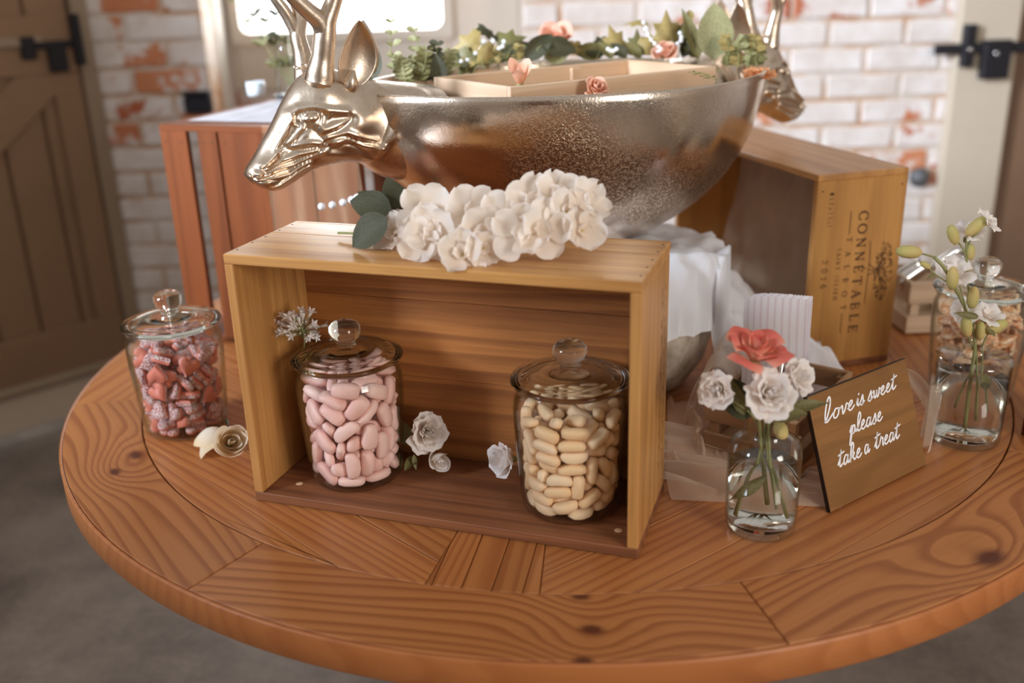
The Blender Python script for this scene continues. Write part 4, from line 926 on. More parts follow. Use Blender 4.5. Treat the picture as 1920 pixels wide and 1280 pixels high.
SW = {
 'bean': '56,-21,15,0,-87,-21,0;-3,-89,16,2,0,3,90;69,-63,18,4,-28,86,-7;72,73,38,81,-1,-30,-26;-86,46,24,9,-55,69,13;14,100,44,90,-1,2,-6;-27,-32,21,43,55,-46,-32;-46,75,29,45,-43,62,-21;3,-32,21,35,-42,-58,41;-64,-24,15,68,0,0,-58;0,89,16,90,1,2,-3;8,-109,68,45,-48,43,45;-18,38,21,24,-19,50,-68;99,17,25,63,-31,21,-52;-71,-77,34,36,-4,-68,47;95,45,82,62,-43,40,-28;-102,-5,35,13,-64,61,13;47,39,18,82,3,4,-37;-54,-46,50,83,16,-11,-31;-32,56,56,76,31,25,27;60,41,63,48,-58,49,12;-80,63,60,7,-80,-40,-3;90,-8,57,25,-1,86,6;-100,-43,77,2,59,22,-64;-66,-83,125,42,69,-1,-39;14,65,68,52,50,14,-51;77,-41,53,67,59,-11,1;40,93,71,1,88,-19,-2;48,-64,52,67,60,-7,-4;-21,-88,51,25,20,-63,-56;-63,-64,80,40,55,-35,-48;-35,96,82,14,16,-87,6;46,-91,67,52,40,-45,41;45,92,104,14,-86,21,-3;9,-57,89,11,-63,63,7;85,-67,106,19,-59,22,61;36,50,113,15,11,35,-81;-88,10,76,27,-81,-28,7;92,53,135,42,21,62,46;-76,68,104,36,28,14,-76;54,-40,86,63,-20,7,60;-21,87,114,22,41,-76,2;97,-34,112,37,-54,-33,-51;-84,-15,103,11,-10,-44,-77;-23,-87,101,28,-51,-19,66;90,7,111,19,22,5,86;67,-21,137,8,58,-13,-68;31,79,134,45,76,5,20;108,-5,156,7,-64,-6,63;57,-92,141,26,-53,34,58;20,-88,123,31,-38,50,-57;-58,27,113,35,75,35,7;94,-53,184,57,-4,-66,-24;-18,101,141,10,-20,-10,-86;-77,68,142,36,22,13,-78;-32,64,175,36,50,-20,62;-64,-30,130,4,22,-78,-39;46,-66,156,10,-25,58,-62;-59,89,201,38,-66,14,47;-106,18,121,62,25,58,17;85,63,176,62,49,-40,-15;-6,-64,153,73,-30,-42,13;-72,51,177,34,-29,-70,34;60,49,162,9,46,44,63;-25,-56,178,40,-51,-5,62;-1,-106,165,18,20,56,-65;1,103,163,87,-12,19,3;-89,-10,157,79,29,20,25;-37,95,253,43,77,17,4;-49,-72,158,50,-44,8,-60;-32,-97,211,42,-74,24,15;32,-61,200,60,-58,-22,23;90,12,195,77,-28,-34,-11;31,-102,227,58,59,-14,31;-99,24,171,34,58,57,-14;-93,-41,181,34,-40,-72,-4;22,85,187,31,-79,-28,11;-45,-46,205,77,-19,-41,1;56,-17,197,1,14,71,53;70,-28,244,59,-3,50,-46;-74,35,207,76,15,12,-45;56,-86,207,33,-22,81,3;7,-106,276,64,-63,2,7;-87,-12,267,13,12,40,78;-105,-2,225,38,-53,42,-46;-82,-68,206,46,60,-3,-48;51,71,208,26,85,19,-1;106,-18,236,59,-9,65,-17;-4,106,215,8,-12,66,60;-72,-12,225,29,54,45,50;-2,58,223,34,-70,40,-19;32,97,247,29,-17,-83,-13;85,38,224,22,-78,-14,-36;-27,-99,250,86,13,17,-14;38,28,237,48,-60,-44,17;-24,-2,229,8,88,-2,16;59,76,282,21,29,47,-68;15,-65,233,1,90,2,5;58,9,244,14,48,-57,-49;-90,48,249,16,75,47,-2;-34,-38,260,58,-33,40,-46;24,-14,261,51,46,-4,-58;82,-67,255,15,-38,46,-66;-77,-55,250,85,-14,20,-17;81,62,258,14,72,-36,38;8,66,274,48,-7,-75,14;-23,51,240,76,31,-24,-27;-39,28,253,80,24,-31,-9;85,9,282,8,23,-82,27;-5,-52,265,50,37,36,55;-45,61,278,77,39,13,19;46,-50,275,25,6,31,-80',
 'cream': '89,-30,17,31,-28,58,-55;-43,98,25,10,87,20,4;-99,32,41,69,0,51,27;9,57,15,0,25,-86,0;-15,-27,17,61,-52,-23,32;83,23,17,56,69,-12,-4;18,-96,16,69,57,5,7;53,-15,15,0,87,22,0;-39,-99,77,63,62,-17,-5;58,-71,25,47,-18,5,75;-83,68,62,35,-24,-4,-79;-56,59,17,2,-8,-90,0;-69,-68,17,17,24,65,56;18,28,16,20,-13,55,-68;-3,86,23,30,-13,-5,-84;55,85,21,12,-29,-83,17;40,-100,58,25,-14,86,-3;-103,-13,21,21,56,63,23;-53,-2,17,59,-67,4,-7;90,60,75,40,-28,20,72;-1,-69,17,58,-68,-6,9;79,50,37,3,5,37,82;45,98,62,85,3,24,-17;3,107,50,10,-12,-62,-64;-40,57,48,35,49,46,49;106,18,52,22,-54,-68,-10;49,-40,44,20,86,9,11;-107,-14,76,42,50,-43,43;13,65,44,86,-2,-1,28;-48,27,17,5,7,67,60;-22,-105,38,87,11,-16,-8;-70,-28,31,32,16,-61,56;94,-49,44,30,36,-53,-56;75,-78,86,73,-21,35,33;-80,-68,47,25,28,63,52;-3,108,100,69,4,58,-1;-25,-77,50,25,-10,45,73;108,3,79,16,-61,-63,-14;-84,-39,105,38,12,-68,-43;37,-72,51,53,-69,-19,-7;-69,39,63,26,-56,25,61;39,50,62,4,-75,-40,-30;6,63,74,57,60,24,27;-62,6,47,90,4,-6,1;-30,66,79,14,-36,54,-60;-35,-100,109,8,-14,-58,67;38,-47,78,62,51,-40,-7;58,-25,75,64,49,-39,-10;-89,-58,78,60,50,-31,-30;66,41,80,55,6,-62,34;5,-105,232,4,-1,-53,-72;-53,-45,69,10,66,-59,12;-19,74,108,15,-4,-60,-65;44,-99,132,11,-65,-17,-58;76,76,96,44,-64,0,-45;-102,33,94,72,8,-16,51;-9,-77,99,6,85,-10,27;-63,4,77,28,-17,64,-54;10,-108,93,44,40,50,-45;-93,56,150,67,18,-46,34;78,2,62,58,-4,-67,16;-64,-63,106,20,-30,53,-63;-37,-67,242,64,23,-42,-41;-66,83,83,8,-33,48,-68;-61,-87,224,62,-58,24,-14;42,66,116,12,-37,-5,81;42,99,112,21,15,86,4;101,39,171,30,55,-37,53;-4,-107,141,4,2,90,4;-67,85,134,12,66,19,-58;80,35,119,58,15,-48,48;-70,39,114,47,-20,42,-61;99,-42,95,54,-35,54,31;61,89,243,25,10,7,86;-107,18,140,63,4,64,-7;78,-75,131,9,50,-42,60;-37,102,112,31,48,-43,54;-102,-33,158,30,-47,-68,-20;37,95,143,11,22,56,-67;22,-72,80,8,-40,-52,62;105,4,118,61,-16,-53,35;106,20,233,50,40,52,-34;-38,84,165,55,38,28,53;64,-10,107,22,29,82,7;-99,36,235,45,-50,-30,-52;80,40,232,59,-59,-22,25;27,-58,109,51,-61,9,-41;98,-44,240,49,7,6,-75;59,-90,211,27,17,14,-83;-89,-11,126,65,60,14,-3;-12,92,147,15,47,-57,-50;11,-66,246,18,-73,38,-31;58,17,130,75,44,-22,-8;-78,8,150,67,0,16,58;-57,-71,137,22,24,56,62;80,73,157,70,-14,-48,-28;2,-106,172,68,59,0,2;-60,-89,163,26,1,-12,86;-25,104,208,14,-12,88,7;15,67,144,68,-30,-51,-9;99,-37,146,52,14,-54,-48;55,-55,143,58,-59,-4,33;65,-3,254,7,16,-76,45;-26,73,202,50,73,-3,16;-76,76,192,35,-19,-16,-79;-24,94,238,59,58,13,31;53,75,179,35,59,43,40;-34,44,137,14,-15,-40,-77;-3,-74,151,40,-76,10,24;77,-56,186,58,57,-34,16;-65,-42,175,12,-76,43,13;105,-13,183,58,-8,22,-65;72,74,208,26,6,-6,86;21,92,222,45,-67,-9,40;-108,8,226,6,-63,-1,64;85,-8,159,34,17,-42,-70;-41,-65,199,22,-80,33,6;-10,89,179,68,-2,-15,58;-100,-39,235,72,-16,-7,-51;25,90,185,64,20,-50,-33;-64,-86,193,29,1,-12,85;-71,6,181,60,-64,-4,21;-98,-44,187,20,-69,45,30;52,-25,190,28,-32,71,35;-79,35,181,11,22,-86,12;93,-16,216,76,9,3,-47;50,35,154,27,83,-21,11;22,-21,205,47,-24,4,-73;-57,52,225,48,-25,68,24;72,23,192,58,17,8,67;48,-80,179,87,20,-4,-10;-64,13,211,60,58,32,4;53,-50,206,20,-17,76,40;-60,-21,211,17,30,-83,8;45,35,212,18,-54,-68,19;-4,-107,202,4,-90,2,0;-15,-24,215,27,-24,77,-28;18,12,230,67,-57,4,-22;-3,53,229,51,70,2,-24;-29,16,228,24,61,60,-3;-59,-5,243,43,-31,-48,55;25,48,250,34,-15,-62,53;36,-73,223,76,26,-25,31;66,-41,250,54,19,-60,-35;-77,75,229,41,5,-62,-50;21,-24,241,28,3,-58,62;-5,-67,209,44,24,-74,13',
 'heart': '-97,-2,23,14,-63,-60,18;-36,-8,12,0,-35,-83,0;-62,51,15,23,-4,3,86;-24,-77,12,20,0,1,88;1,41,12,21,0,0,87;108,-22,54,0,62,-13,64;101,39,34,32,40,55,50;-19,96,26,8,7,-84,-31;46,-69,14,32,-1,-2,-84;43,85,22,20,-86,19,-1;77,-12,13,87,-1,-1,-23;-66,63,37,4,37,82,-2;58,27,27,58,3,-30,-61;49,77,44,40,4,-20,78;-68,61,60,38,-4,2,82;-76,-49,26,31,-77,-33,7;-42,-80,35,39,0,0,-81;-76,69,100,26,-24,40,-72;57,-64,36,1,50,-75,2;-12,94,52,66,17,28,-52;85,45,74,22,72,38,31;87,-14,55,44,-36,52,-47;-69,69,137,35,-33,-76,-5;30,105,93,35,-48,-41,-54;-96,8,48,12,-69,-53,20;-108,16,98,40,43,-49,-48;109,7,115,64,17,-59,-14;33,58,75,12,80,-31,-24;-80,-46,61,76,6,12,-46;-42,-99,81,64,43,-42,19;-16,83,97,54,56,-24,38;59,-68,59,40,-1,2,81;-86,9,89,61,4,-65,-13;53,-73,82,40,-1,2,80;-29,106,109,48,-35,-53,-42;72,-22,106,62,-40,-19,48;-78,-50,83,6,-76,47,12;95,-51,109,60,-1,-60,-29;19,-93,47,9,38,58,57;-27,17,197,9,-53,-7,72;-3,-97,72,59,57,-11,-36;47,55,93,19,-58,-63,20;42,-82,105,0,26,-86,2;59,33,115,31,-20,12,-81;-38,-60,128,49,36,-3,-67;50,80,146,22,-73,26,-40;-47,-57,155,3,-73,-39,-36;-25,-53,110,83,20,-30,-1;79,75,120,61,46,-48,-1;-87,-31,131,40,-45,-57,-35;-74,-58,240,31,-50,43,52;-30,-105,145,27,-11,63,57;47,-78,128,1,39,81,-2;23,89,147,33,44,64,31;79,39,150,52,48,-22,51;12,-95,139,77,22,-39,12;-45,56,142,0,69,-45,-35;41,-81,166,66,-40,16,-45;-36,56,166,4,-75,36,35;64,-63,163,33,-9,-79,27;59,-4,179,44,54,-2,57;101,-42,245,27,61,1,60;80,-50,174,4,71,35,-42;-92,12,137,66,14,0,60;4,91,162,36,-58,52,-29;96,-2,155,31,-70,41,-20;-90,19,162,12,10,-8,88;87,-32,192,64,-40,15,-47;78,56,195,19,17,-82,26;-9,-87,189,54,-61,-18,-34;1,-12,198,28,58,47,43;-91,-1,181,9,-2,-89,-10;-51,-44,192,85,4,-21,22;-5,36,229,32,-40,-14,-73;-80,-74,125,33,67,10,-50;-26,88,240,68,-28,5,-52;0,68,196,79,14,-8,39;-91,-59,182,54,57,-37,-23;-41,101,174,60,59,31,-6;-57,-78,227,58,40,45,-32;20,3,188,74,8,-50,-4;-73,60,196,82,-2,-25,27;-37,-20,229,86,11,-7,-25;-63,11,214,3,63,-50,-40;83,34,245,5,19,84,-28;-51,75,227,19,80,-35,-11;69,-18,240,55,-19,17,-67;36,-19,228,4,-19,9,-87;-96,29,227,53,42,6,58;-95,-25,223,23,60,34,-53;-6,-93,241,76,-13,22,40;13,96,245,19,59,11,-64;41,-62,223,43,-64,35,30;28,40,232,28,-7,-79,31;65,70,243,42,53,-32,50;104,6,211,26,50,-20,-68;61,-91,216,31,4,-66,-52;-26,-107,209,62,-64,9,-6;45,100,202,43,-17,58,50;-13,-65,256,53,0,24,68;-63,23,254,25,0,5,86',
 'ring': '35,14,14,0,37,82,0;23,-68,14,0,61,66,0;-37,98,42,38,-60,31,45;65,-52,32,20,-51,-66,28;-50,-58,17,3,72,54,-2;-45,23,15,1,-83,36,-2;54,-63,97,74,34,-39,-4;54,59,42,63,-28,52,25;16,-105,62,61,-66,-5,4;104,18,43,3,-67,-9,-59;-103,-24,42,68,-13,58,1;95,-48,71,62,-31,-58,1;-56,8,42,1,68,58,3;9,86,37,63,50,16,36;-47,-73,62,23,-71,44,-22;-93,50,45,54,55,31,34;68,80,61,29,15,57,62;-31,82,88,47,14,-19,73;-83,-8,83,59,14,22,62;63,-7,67,33,-23,-79,11;-73,31,104,29,-33,-14,-77;5,-89,108,76,-22,15,40;91,-10,113,6,-57,62,-31;-63,-38,131,47,59,-15,-46;78,33,117,83,-23,-22,15;38,73,110,52,11,-23,-68;-51,73,126,86,21,13,13;-71,-78,105,55,63,-14,-31;80,69,167,51,-1,59,44;21,79,130,23,68,53,11;36,81,217,21,-58,-47,47;30,-72,147,5,-90,-4,0;12,82,156,73,-22,-13,46;-103,-19,144,49,-48,50,-31;53,27,169,11,-74,-40,30;-88,52,179,58,50,22,41;-11,87,173,7,-23,10,86;94,-48,175,60,-44,-48,16;-31,-49,214,6,82,-17,-31;-45,-71,166,3,-42,73,31;81,-13,168,57,-56,-35,22;29,-74,174,51,3,-4,74;-4,83,238,28,-47,-50,51;-81,-13,196,4,-12,89,2;-51,65,245,6,-86,12,24;-24,-104,196,45,-57,-31,-43;38,-70,201,4,-62,65,4;-85,4,224,57,5,-1,-70;77,72,246,41,-6,-65,47;-89,-10,271,43,-47,61,18;7,-91,247,13,38,72,-37;-81,-68,231,48,-2,-63,42;75,14,213,70,-17,-4,54;-50,75,215,83,16,19,25;-80,32,270,68,10,-32,49;34,37,254,2,22,-25,84;-27,-26,247,25,-51,-67,20;72,-54,236,75,21,5,46;9,-31,250,11,32,4,83;16,87,286,22,4,25,84;-11,19,291,11,-58,67,-12;64,-60,268,14,5,-87,-16;-38,-75,283,68,-4,-19,57;105,3,268,35,56,-38,-49;56,15,262,22,27,-19,81'}
names = {'heart': ('heart_sweet', M_cheart, 'pink heart sweet dotted with sprinkles in the far left jar', 'pink sprinkled hearts in the left jar'),
         'bean': ('pink_sweet', M_cpink, 'smooth pale pink foam sweet in the left jar of the crate', 'pale pink sweets in the crate jar'),
         'cream': ('cream_sweet', M_ccream, 'small cream foam sweet in the right jar of the crate', 'cream sweets in the crate jar'),
         'ring': ('wafer_sweet', M_cwafer, 'round speckled biscuit coloured wafer in the far right jar', 'wafers in the far right jar')}
for loc, kind in JARS:
    nm, mt, lab, grp = names[kind]
    for n_, row in enumerate(SW[kind].split(';')):
        v = [int(c) for c in row.split(',')]; p = Vector(v[:3]) / 2000; q = Quaternion([c / 90 for c in v[3:]]); q.normalize()
        k = (.0570 + .0058 * min(1, p.z / .12)) / .0625
        w = Vector((loc[0] + p.x * k * .985, loc[1] + p.y * k * .985, loc[2] + p.z + .0035))
        o = ob(nm, SWM[kind][n_ % len(SWM[kind])], None, Matrix.Translation(w) @ q.to_matrix().to_4x4() @ Matrix.Scale(.97, 4), mt); tag(o, lab, 'sweet', grp)

# ================================================================ bottle vases
def vase(name, loc, outer, inner, water, lab):
    j = empty(name, loc); tag(j, lab, 'vase')
    M = Matrix.Translation(loc)
    ob('glass_bottle', lathe(outer + inner, 64), j, M, M_tglass); ob('water', lathe(water, 64), j, M, M_water); return j
V1 = (.290, 1.019, .0004); V2 = (.628, 1.232, .0004)
vase('bottle_vase', V1, [(0, 0), (.034, 0), (.0395, .0015), (.0412, .006), (.0420, .02), (.0425, .098), (.0415, .106), (.0385, .114), (.0310, .120), (.0262, .1235), (.0252, .128), (.0252, .142), (.0262, .152), (.0285, .1575), (.0283, .1595)],
     [(.0265, .1590), (.0240, .150), (.0232, .142), (.0232, .127), (.0250, .121), (.0290, .118), (.0370, .112), (.0398, .105), (.0406, .098), (.0402, .02), (.0390, .010), (.035, .0065), (0, .0065)],
     [(0, .0070), (.0345, .0070), (.0385, .0110), (.0398, .02), (.0402, .083), (0, .083)], 'squat clear bottle vase with a coral rose and white carnations, in front of the sign')
vase('bottle_vase', V2, [(0, 0), (.040, 0), (.0448, .0015), (.0462, .006), (.0468, .02), (.0486, .112), (.0485, .1195), (.0465, .1240), (.0400, .1268), (.0200, .1285), (.0172, .1300), (.0166, .134), (.0172, .140), (.0196, .1440), (.0194, .1458)],
     [(.0176, .1452), (.0152, .140), (.0148, .134), (.0155, .1292), (.0190, .1268), (.0400, .1250), (.0448, .1225), (.0466, .1190), (.0466, .112), (.0450, .02), (.0438, .010), (.040, .0070), (0, .0070)],
     [(0, .0075), (.0395, .0075), (.0432, .0115), (.0446, .02), (.0460, .094), (0, .094)], 'clear straight bottle vase of budding white stems, right of the sign')

# ================================================================ flowers
def petal_patch(r0, h, wrap, flare, curl, ruf=0.0, n=9, m=8, seed=0, z0=0.0):
    rn = random.Random(seed); ph = rn.uniform(0, 6)
    def f(u, v):
        x = u * 2 - 1; hw = (math.sin(PI * min(1.0, .20 + v * .62)) ** .45)
        a = x * wrap * hw; r = r0 * (.35 + .65 * math.sin(PI / 2 * min(1, v * 1.5))) + flare * v ** 2
        zz_ = z0 + h * (v - (curl * max(0, v - .65) ** 2 * 4)) * (1 - .20 * x * x * v) + .10 * (1 - abs(x)) * v * v; r += curl * h * .5 * max(0, v - .6) ** 1.5 * 2
        r += ruf * v * math.sin(x * 5 + ph) + ruf * .5 * v * math.sin(x * 11 + ph * 2)
        return Vector((r * math.sin(a), r * math.cos(a), zz_ + ruf * .7 * v * math.cos(x * 6 + ph)))
    return grid_me(f, n, m)
def rose(name, loc, axis, size, mat, lab, cat='flower', layers=None, group=None, calyx=True, ruf=.0, roll=0.0):
    z = Vector(axis).normalized(); x = Vector((0, 0, 1)).cross(z); x = x if x.length > .05 else Vector((1, 0, 0)); M = frame(loc, x, z.cross(x.normalized())) @ Matrix.Rotation(roll, 4, 'Z') @ Matrix.Scale(size, 4)
    Me = M; r = empty(name, M=Me); tag(r, lab, cat, group)
    L = layers or [(2, .16, .98, 2.2, -.06, .0), (3, .24, .95, 1.7, -.06, .0), (4, .44, .93, 1.3, .02, .04), (5, .64, .88, 1.1, .12, .12), (5, .90, .80, 1.0, .18, .24), (6, 1.12, .66, .85, .26, .38)]
    k = 0
    for li, (cnt, r0, h, wrap, fl, cu_) in enumerate(L):
        mes = [petal_patch(r0 * .5, h, wrap, fl, cu_, ruf, seed=li * 3 + q) for q in range(2)]
        for i in range(cnt):
            a = 2 * PI * (i / cnt) + li * 1.1 + random.uniform(-.22, .22)
            jt = .05 + .035 * li; ob('petal', mes[i % 2], r, M @ Matrix.Rotation(a, 4, 'Z') @ Matrix.Rotation(random.uniform(-jt, jt), 4, 'X') @ Matrix.Rotation(random.uniform(-jt, jt), 4, 'Y') @ Matrix.Scale(random.uniform(.93, 1.06), 4), mat)
    if calyx: ob('calyx', lathe([(0, -.32), (.10, -.30), (.17, -.18), (.20, -.04), (.16, .10), (0, .10)], 12), r, M, M_stem)
    return r, M
def leaf_me(shape, L=1.0, Wd=.5, fold=.25, droop=.2, m=9):
    if shape == 'ivy':
        P = [(0, 0), (-.30, -.10), (-.46, .12), (-.30, .34), (-.40, .62), (-.16, .62), (0, 1), (.16, .62), (.40, .62), (.30, .34), (.46, .12), (.30, -.10)]
        bm = bmesh.new(); c = bm.verts.new((0, .32 * L, .06 * L)); vs = [bm.verts.new((x * L, y * L, -fold * abs(x) * L * .8 - droop * y * y * L)) for x, y in P]
        for i in range(len(vs)): bm.faces.new((c, vs[i], vs[(i + 1) % len(vs)]))
        bmesh.ops.subdivide_edges(bm, edges=bm.edges[:], cuts=1); bmesh.ops.recalc_face_normals(bm, faces=bm.faces); return b2m(bm, 'leaf', True)
    pr_ = {'oval': lambda v: math.sin(PI * v ** .85) ** .8, 'long': lambda v: math.sin(PI * v ** .75) ** 1.0, 'round': lambda v: math.sin(PI * min(1, .06 + .94 * v)) ** .55}[shape]
    def f(u, v):
        x = (u * 2 - 1) * Wd / 2 * L * max(pr_(v), 0.01); return Vector((x, v * L, abs(x) * fold * 2 - droop * v * v * L + .02 * L * math.sin(v * 9) * (u * 2 - 1)))
    return grid_me(f, 5, m)
LF = {k: leaf_me(*a) for k, a in {'oval': ('oval', 1, .55, .3, .15), 'long': ('long', 1, .28, .3, .15), 'round': ('round', 1, .8, .2, .1), 'ivy': ('ivy', 1, .5, .25, .15), 'broad': ('oval', 1, .72, .12, .12)}.items()}
def put_leaf(parent, kind, base, d, nrm, size, mat, name='leaf'):
    d = Vector(d).normalized(); n = Vector(nrm); x = d.cross(n)
    if x.length < 1e-3: x = Vector((1, 0, 0))
    x.normalize(); M = frame(base, x, d) @ Matrix.Scale(size, 4)
    me = LF[kind]
    if me.materials and me.materials[0] != mat:
        key = (kind, mat.name)
        if key not in LF: LF[key] = me.copy(); LF[key].materials.clear()
        me = LF[key]
    return ob(name, me, parent, M, mat)
def stem(parent, pts, r, mat=None, name='stem'): return ob(name, tube_me(catmull(pts, 5), r, 7), parent, None, mat or M_stem)
def tint(me): return me

# cream rose lying by the left jar
rz, RM = rose('cream_rose', (-.400, 1.240, .024), (.42, -.74, .52), .029, M_pcream, 'cream rose lying on the table beside the left jar', layers=[(2, .2, 1.0, 2.2, -.05, .0), (3, .4, 1.0, 1.7, -.06, .0), (4, .68, 1.0, 1.4, .0, .05), (4, 1.0, 1.0, 1.4, .06, .08), (4, 1.35, 1.02, 1.5, .08, .10)])
def big_petal(L, Wd, dome):
    def f(u, v):
        x = u * 2 - 1; w = Wd / 2 * max(.05, 1 - abs((v - .5) / .5) ** 2.4) ** .5; return Vector((x * w, v * L, dome * math.sin(PI * (.1 + .85 * v)) * (1 - .75 * x * x)))
    return grid_me(f, 11, 12)
ob('outer_petal', big_petal(.058, .046, .024), rz, frame((-.405, 1.262, .012), (.30, .95, .10), (-.86, .02, -.05)), M_pcream)
ob('outer_petal', big_petal(.052, .040, .030), rz, frame((-.418, 1.246, .016), (.60, .75, .05), (-.55, -.62, -.12)), M_pcream)
put_leaf(rz, 'long', (-.407, 1.262, .052), (.25, -.5, -.3), (0, -.3, 1), .016, M_ldark)
sp = empty('leaf_spray', (-.375, 1.345, .02)); tag(sp, 'dark leaves lying between the left jar and the crate', 'leaves')
for k in range(7):
    a = -.9 + k * .33; put_leaf(sp, 'long', (-.395 + k * .006, 1.35, .006 + .004 * k), (math.cos(a), math.sin(a) - .5, .15 + .05 * (k % 3)), (0, 0, 1), .05, M_ldark)
# white roses in the crate
b0 = Vector((-.118, 1.168, T1))
rose('white_rose', b0 + Vector((.000, .0, .054)), (.35, -.80, .35), .030, M_pwhite, 'larger white rose leaning by the pink sweet jar in the crate', ruf=.05)
rose('white_rose', b0 + Vector((.012, -.010, .022)), (.40, -.85, .10), .021, M_pwhite, 'small white rosebud below the larger rose beside the pink sweet jar', ruf=.01, layers=[(2, .2, 1.15, 2.2, -.08, 0), (3, .4, 1.1, 1.6, -.08, 0), (4, .7, 1.05, 1.3, .05, .05), (4, 1.1, 1.1, 1.2, .08, .12)])
rl = empty('rose_leaves', tuple(b0)); tag(rl, 'green leaves behind the white roses in the crate', 'leaves')
put_leaf(rl, 'oval', b0 + Vector((-.022, .012, .030)), (-.3, -.1, .8), (0, -1, .2), .045, M_lmid); put_leaf(rl, 'oval', b0 + Vector((-.012, .008, .012)), (-.2, -.3, -.02), (0, -.3, 1), .03, M_lmid); put_leaf(rl, 'long', b0 + Vector((-.016, -.006, .025)), (.05, -.1, -1), (0, -1, 0), .024, M_leuc)
rose('white_rose', (-.006, 1.122, T1 + .034), (-.85, -.48, .25), .028, M_pwhite, 'pale rose tucked behind the left side of the cream sweet jar', ruf=.035)
# white filler sprig behind the pink jar
fs_ = empty('filler_sprig', (-.268, 1.188, .180)); tag(fs_, 'sprig of tiny white star flowers above the lid of the pink sweet jar', 'flower')
rn = random.Random(8); base = Vector((-.268, 1.188, .190)); stem(fs_, [base + Vector((-.03, .03, -.10)), base, base + Vector((-.004, -.006, .03))], .0011)
star = bmesh.new()
for k in range(5):
    a = k * 2 * PI / 5; r_ = .0034
    v = [star.verts.new(p) for p in ((0, 0, 0), (r_ * .6 * math.cos(a - .45), r_ * .6 * math.sin(a - .45), .0012), (r_ * math.cos(a), r_ * math.sin(a), .0018), (r_ * .6 * math.cos(a + .45), r_ * .6 * math.sin(a + .45), .0012))]
    star.faces.new(v)
tube(star, [(0, 0, -.005), (0, 0, .0004)], [.0007, .0013], 6); star = b2m(star, 'floret', True)
budm = bmesh.new(); bmesh.ops.create_icosphere(budm, subdivisions=1, radius=.0016); budm = b2m(budm, 'bud', True)
for k in range(34):
    a = rn.uniform(0, 2 * PI); el = rn.uniform(-.25, 1.45); L = rn.uniform(.020, .036)
    d = Vector((math.cos(a) * math.cos(el) * 1.05, math.sin(a) * math.cos(el) * .7 - .18, math.sin(el) * .95)); tip = base + Vector((-.003, -.004, .016)) + d * L
    mid = base + Vector((0, 0, .010)) + d * L * .5 + Vector((0, 0, .003))
    stem(fs_, [base + Vector((0, 0, .006)), mid, tip], .00055)
    d.normalize(); x = d.cross(Vector((.3, .1, 1))).normalized()
    ob('floret', star, fs_, frame(tip, x, d.cross(x)) @ Matrix.Scale(rn.uniform(1.7, 2.4), 4), M_pwhite)
    if k % 2: ob('bud', budm, fs_, Matrix.Translation(mid + Vector((rn.uniform(-.004, .004), -.003, .003))), M_pwhite)
# white blossom spray on the crate
spy = empty('blossom_spray', tuple(c1(.22, .06, H1))); tag(spy, 'spray of large white artificial blossoms with dark leaves on top of the front crate', 'flower')
stem(spy, [c1(.10, .10, H1 + .006), c1(.2, .09, H1 + .012), c1(.32, .095, H1 + .02), c1(.42, .11, H1 + .03)], .0016)
def blossom(parent, c, nrm, size, seed, npet=5):
    rn = random.Random(seed); z = Vector(nrm).normalized(); x = Vector((0, 0, 1)).cross(z).normalized(); M = frame(c, x, z.cross(x)) @ Matrix.Rotation(rn.uniform(0, 2), 4, 'Z') @ Matrix.Scale(size, 4)
    o = ob('blossom', lathe([(0, -.30), (.07, -.22), (.10, -.05), (.06, .06), (0, .10)], 10), parent, M, M_bud)
    for k in range(npet):
        a = 2 * PI * k / npet + rn.uniform(-.18, .18)
        ob('petal', PETS[(seed + k) % 3], o, M @ Matrix.Rotation(a, 4, 'Z') @ Matrix.Rotation(rn.uniform(-.25, .5), 4, 'X'), M_pwhite)
    for k in range(3):
        a = k * 2.1; ob('petal', PETS[k % 3], o, M @ Matrix.Rotation(a + .6, 4, 'Z') @ Matrix.Rotation(.7, 4, 'X') @ Matrix.Scale(.5, 4), M_pwhite)
def fpet(seed):
    rn = random.Random(seed); ph = rn.uniform(0, 6)
    def f(u, v):
        x = u * 2 - 1; w = .52 * math.sqrt(max(.012, 1 - ((v - .56) / .45) ** 2)) * (.55 + .45 * min(1, v * 1.6))
        return Vector((x * w, v * 1.0, .22 * v * v + .18 * x * x * v + .05 * math.sin(4 * x + ph) * v - .18 * max(0, v - .7)))
    return grid_me(f, 9, 12)
PETS = [fpet(s_) for s_ in range(3)]
# blossoms: image position in the photograph turned into a place above the crate top, with its own depth
def at(px, py, v): # point on the vertical plane at depth v of the front crate
    o = Vector((0, 0, .6262)); d = cr * ((px - 960) / 1836.6) + cu * ((640 - py) / 1836.6) + cf; t = ((c1(0, v, 0) - o).dot(b1)) / d.dot(b1); return o + d * t
BL = [((742, 440), .075, .026, (-.5, -.6, .5)), ((752, 412), .095, .024, (-.3, -.5, .7)), ((800, 400), .070, .032, (.0, -.8, .5)), ((815, 438), .045, .031, (-.1, -.85, .4)), ((790, 452), .040, .027, (-.3, -.9, .3)),
      ((868, 478), .022, .027, (-.1, -.8, .6)), ((885, 400), .070, .030, (.15, -.85, .5)), ((905, 438), .045, .028, (.1, -.9, .4)), ((950, 410), .060, .030, (0, -.9, .4)), ((975, 440), .040, .030, (.1, -.9, .5)),
      ((1000, 385), .080, .032, (.1, -.8, .6)), ((1015, 430), .050, .030, (.2, -.9, .3)), ((1045, 370), .095, .028, (.2, -.7, .6)), ((1062, 398), .075, .026, (.3, -.8, .4)), ((1098, 380), .095, .026, (.5, -.6, .6)), ((1090, 432), .070, .025, (.4, -.8, .2)), ((905, 465), .03, .020, (.2, -.9, .2))]
for k, (p, v, sz_, nr_) in enumerate(BL): blossom(spy, at(p[0], p[1], v), nr_, sz_ * 1.12, k, 5 if k % 4 else 6)
P0 = at(740, 400, .085)
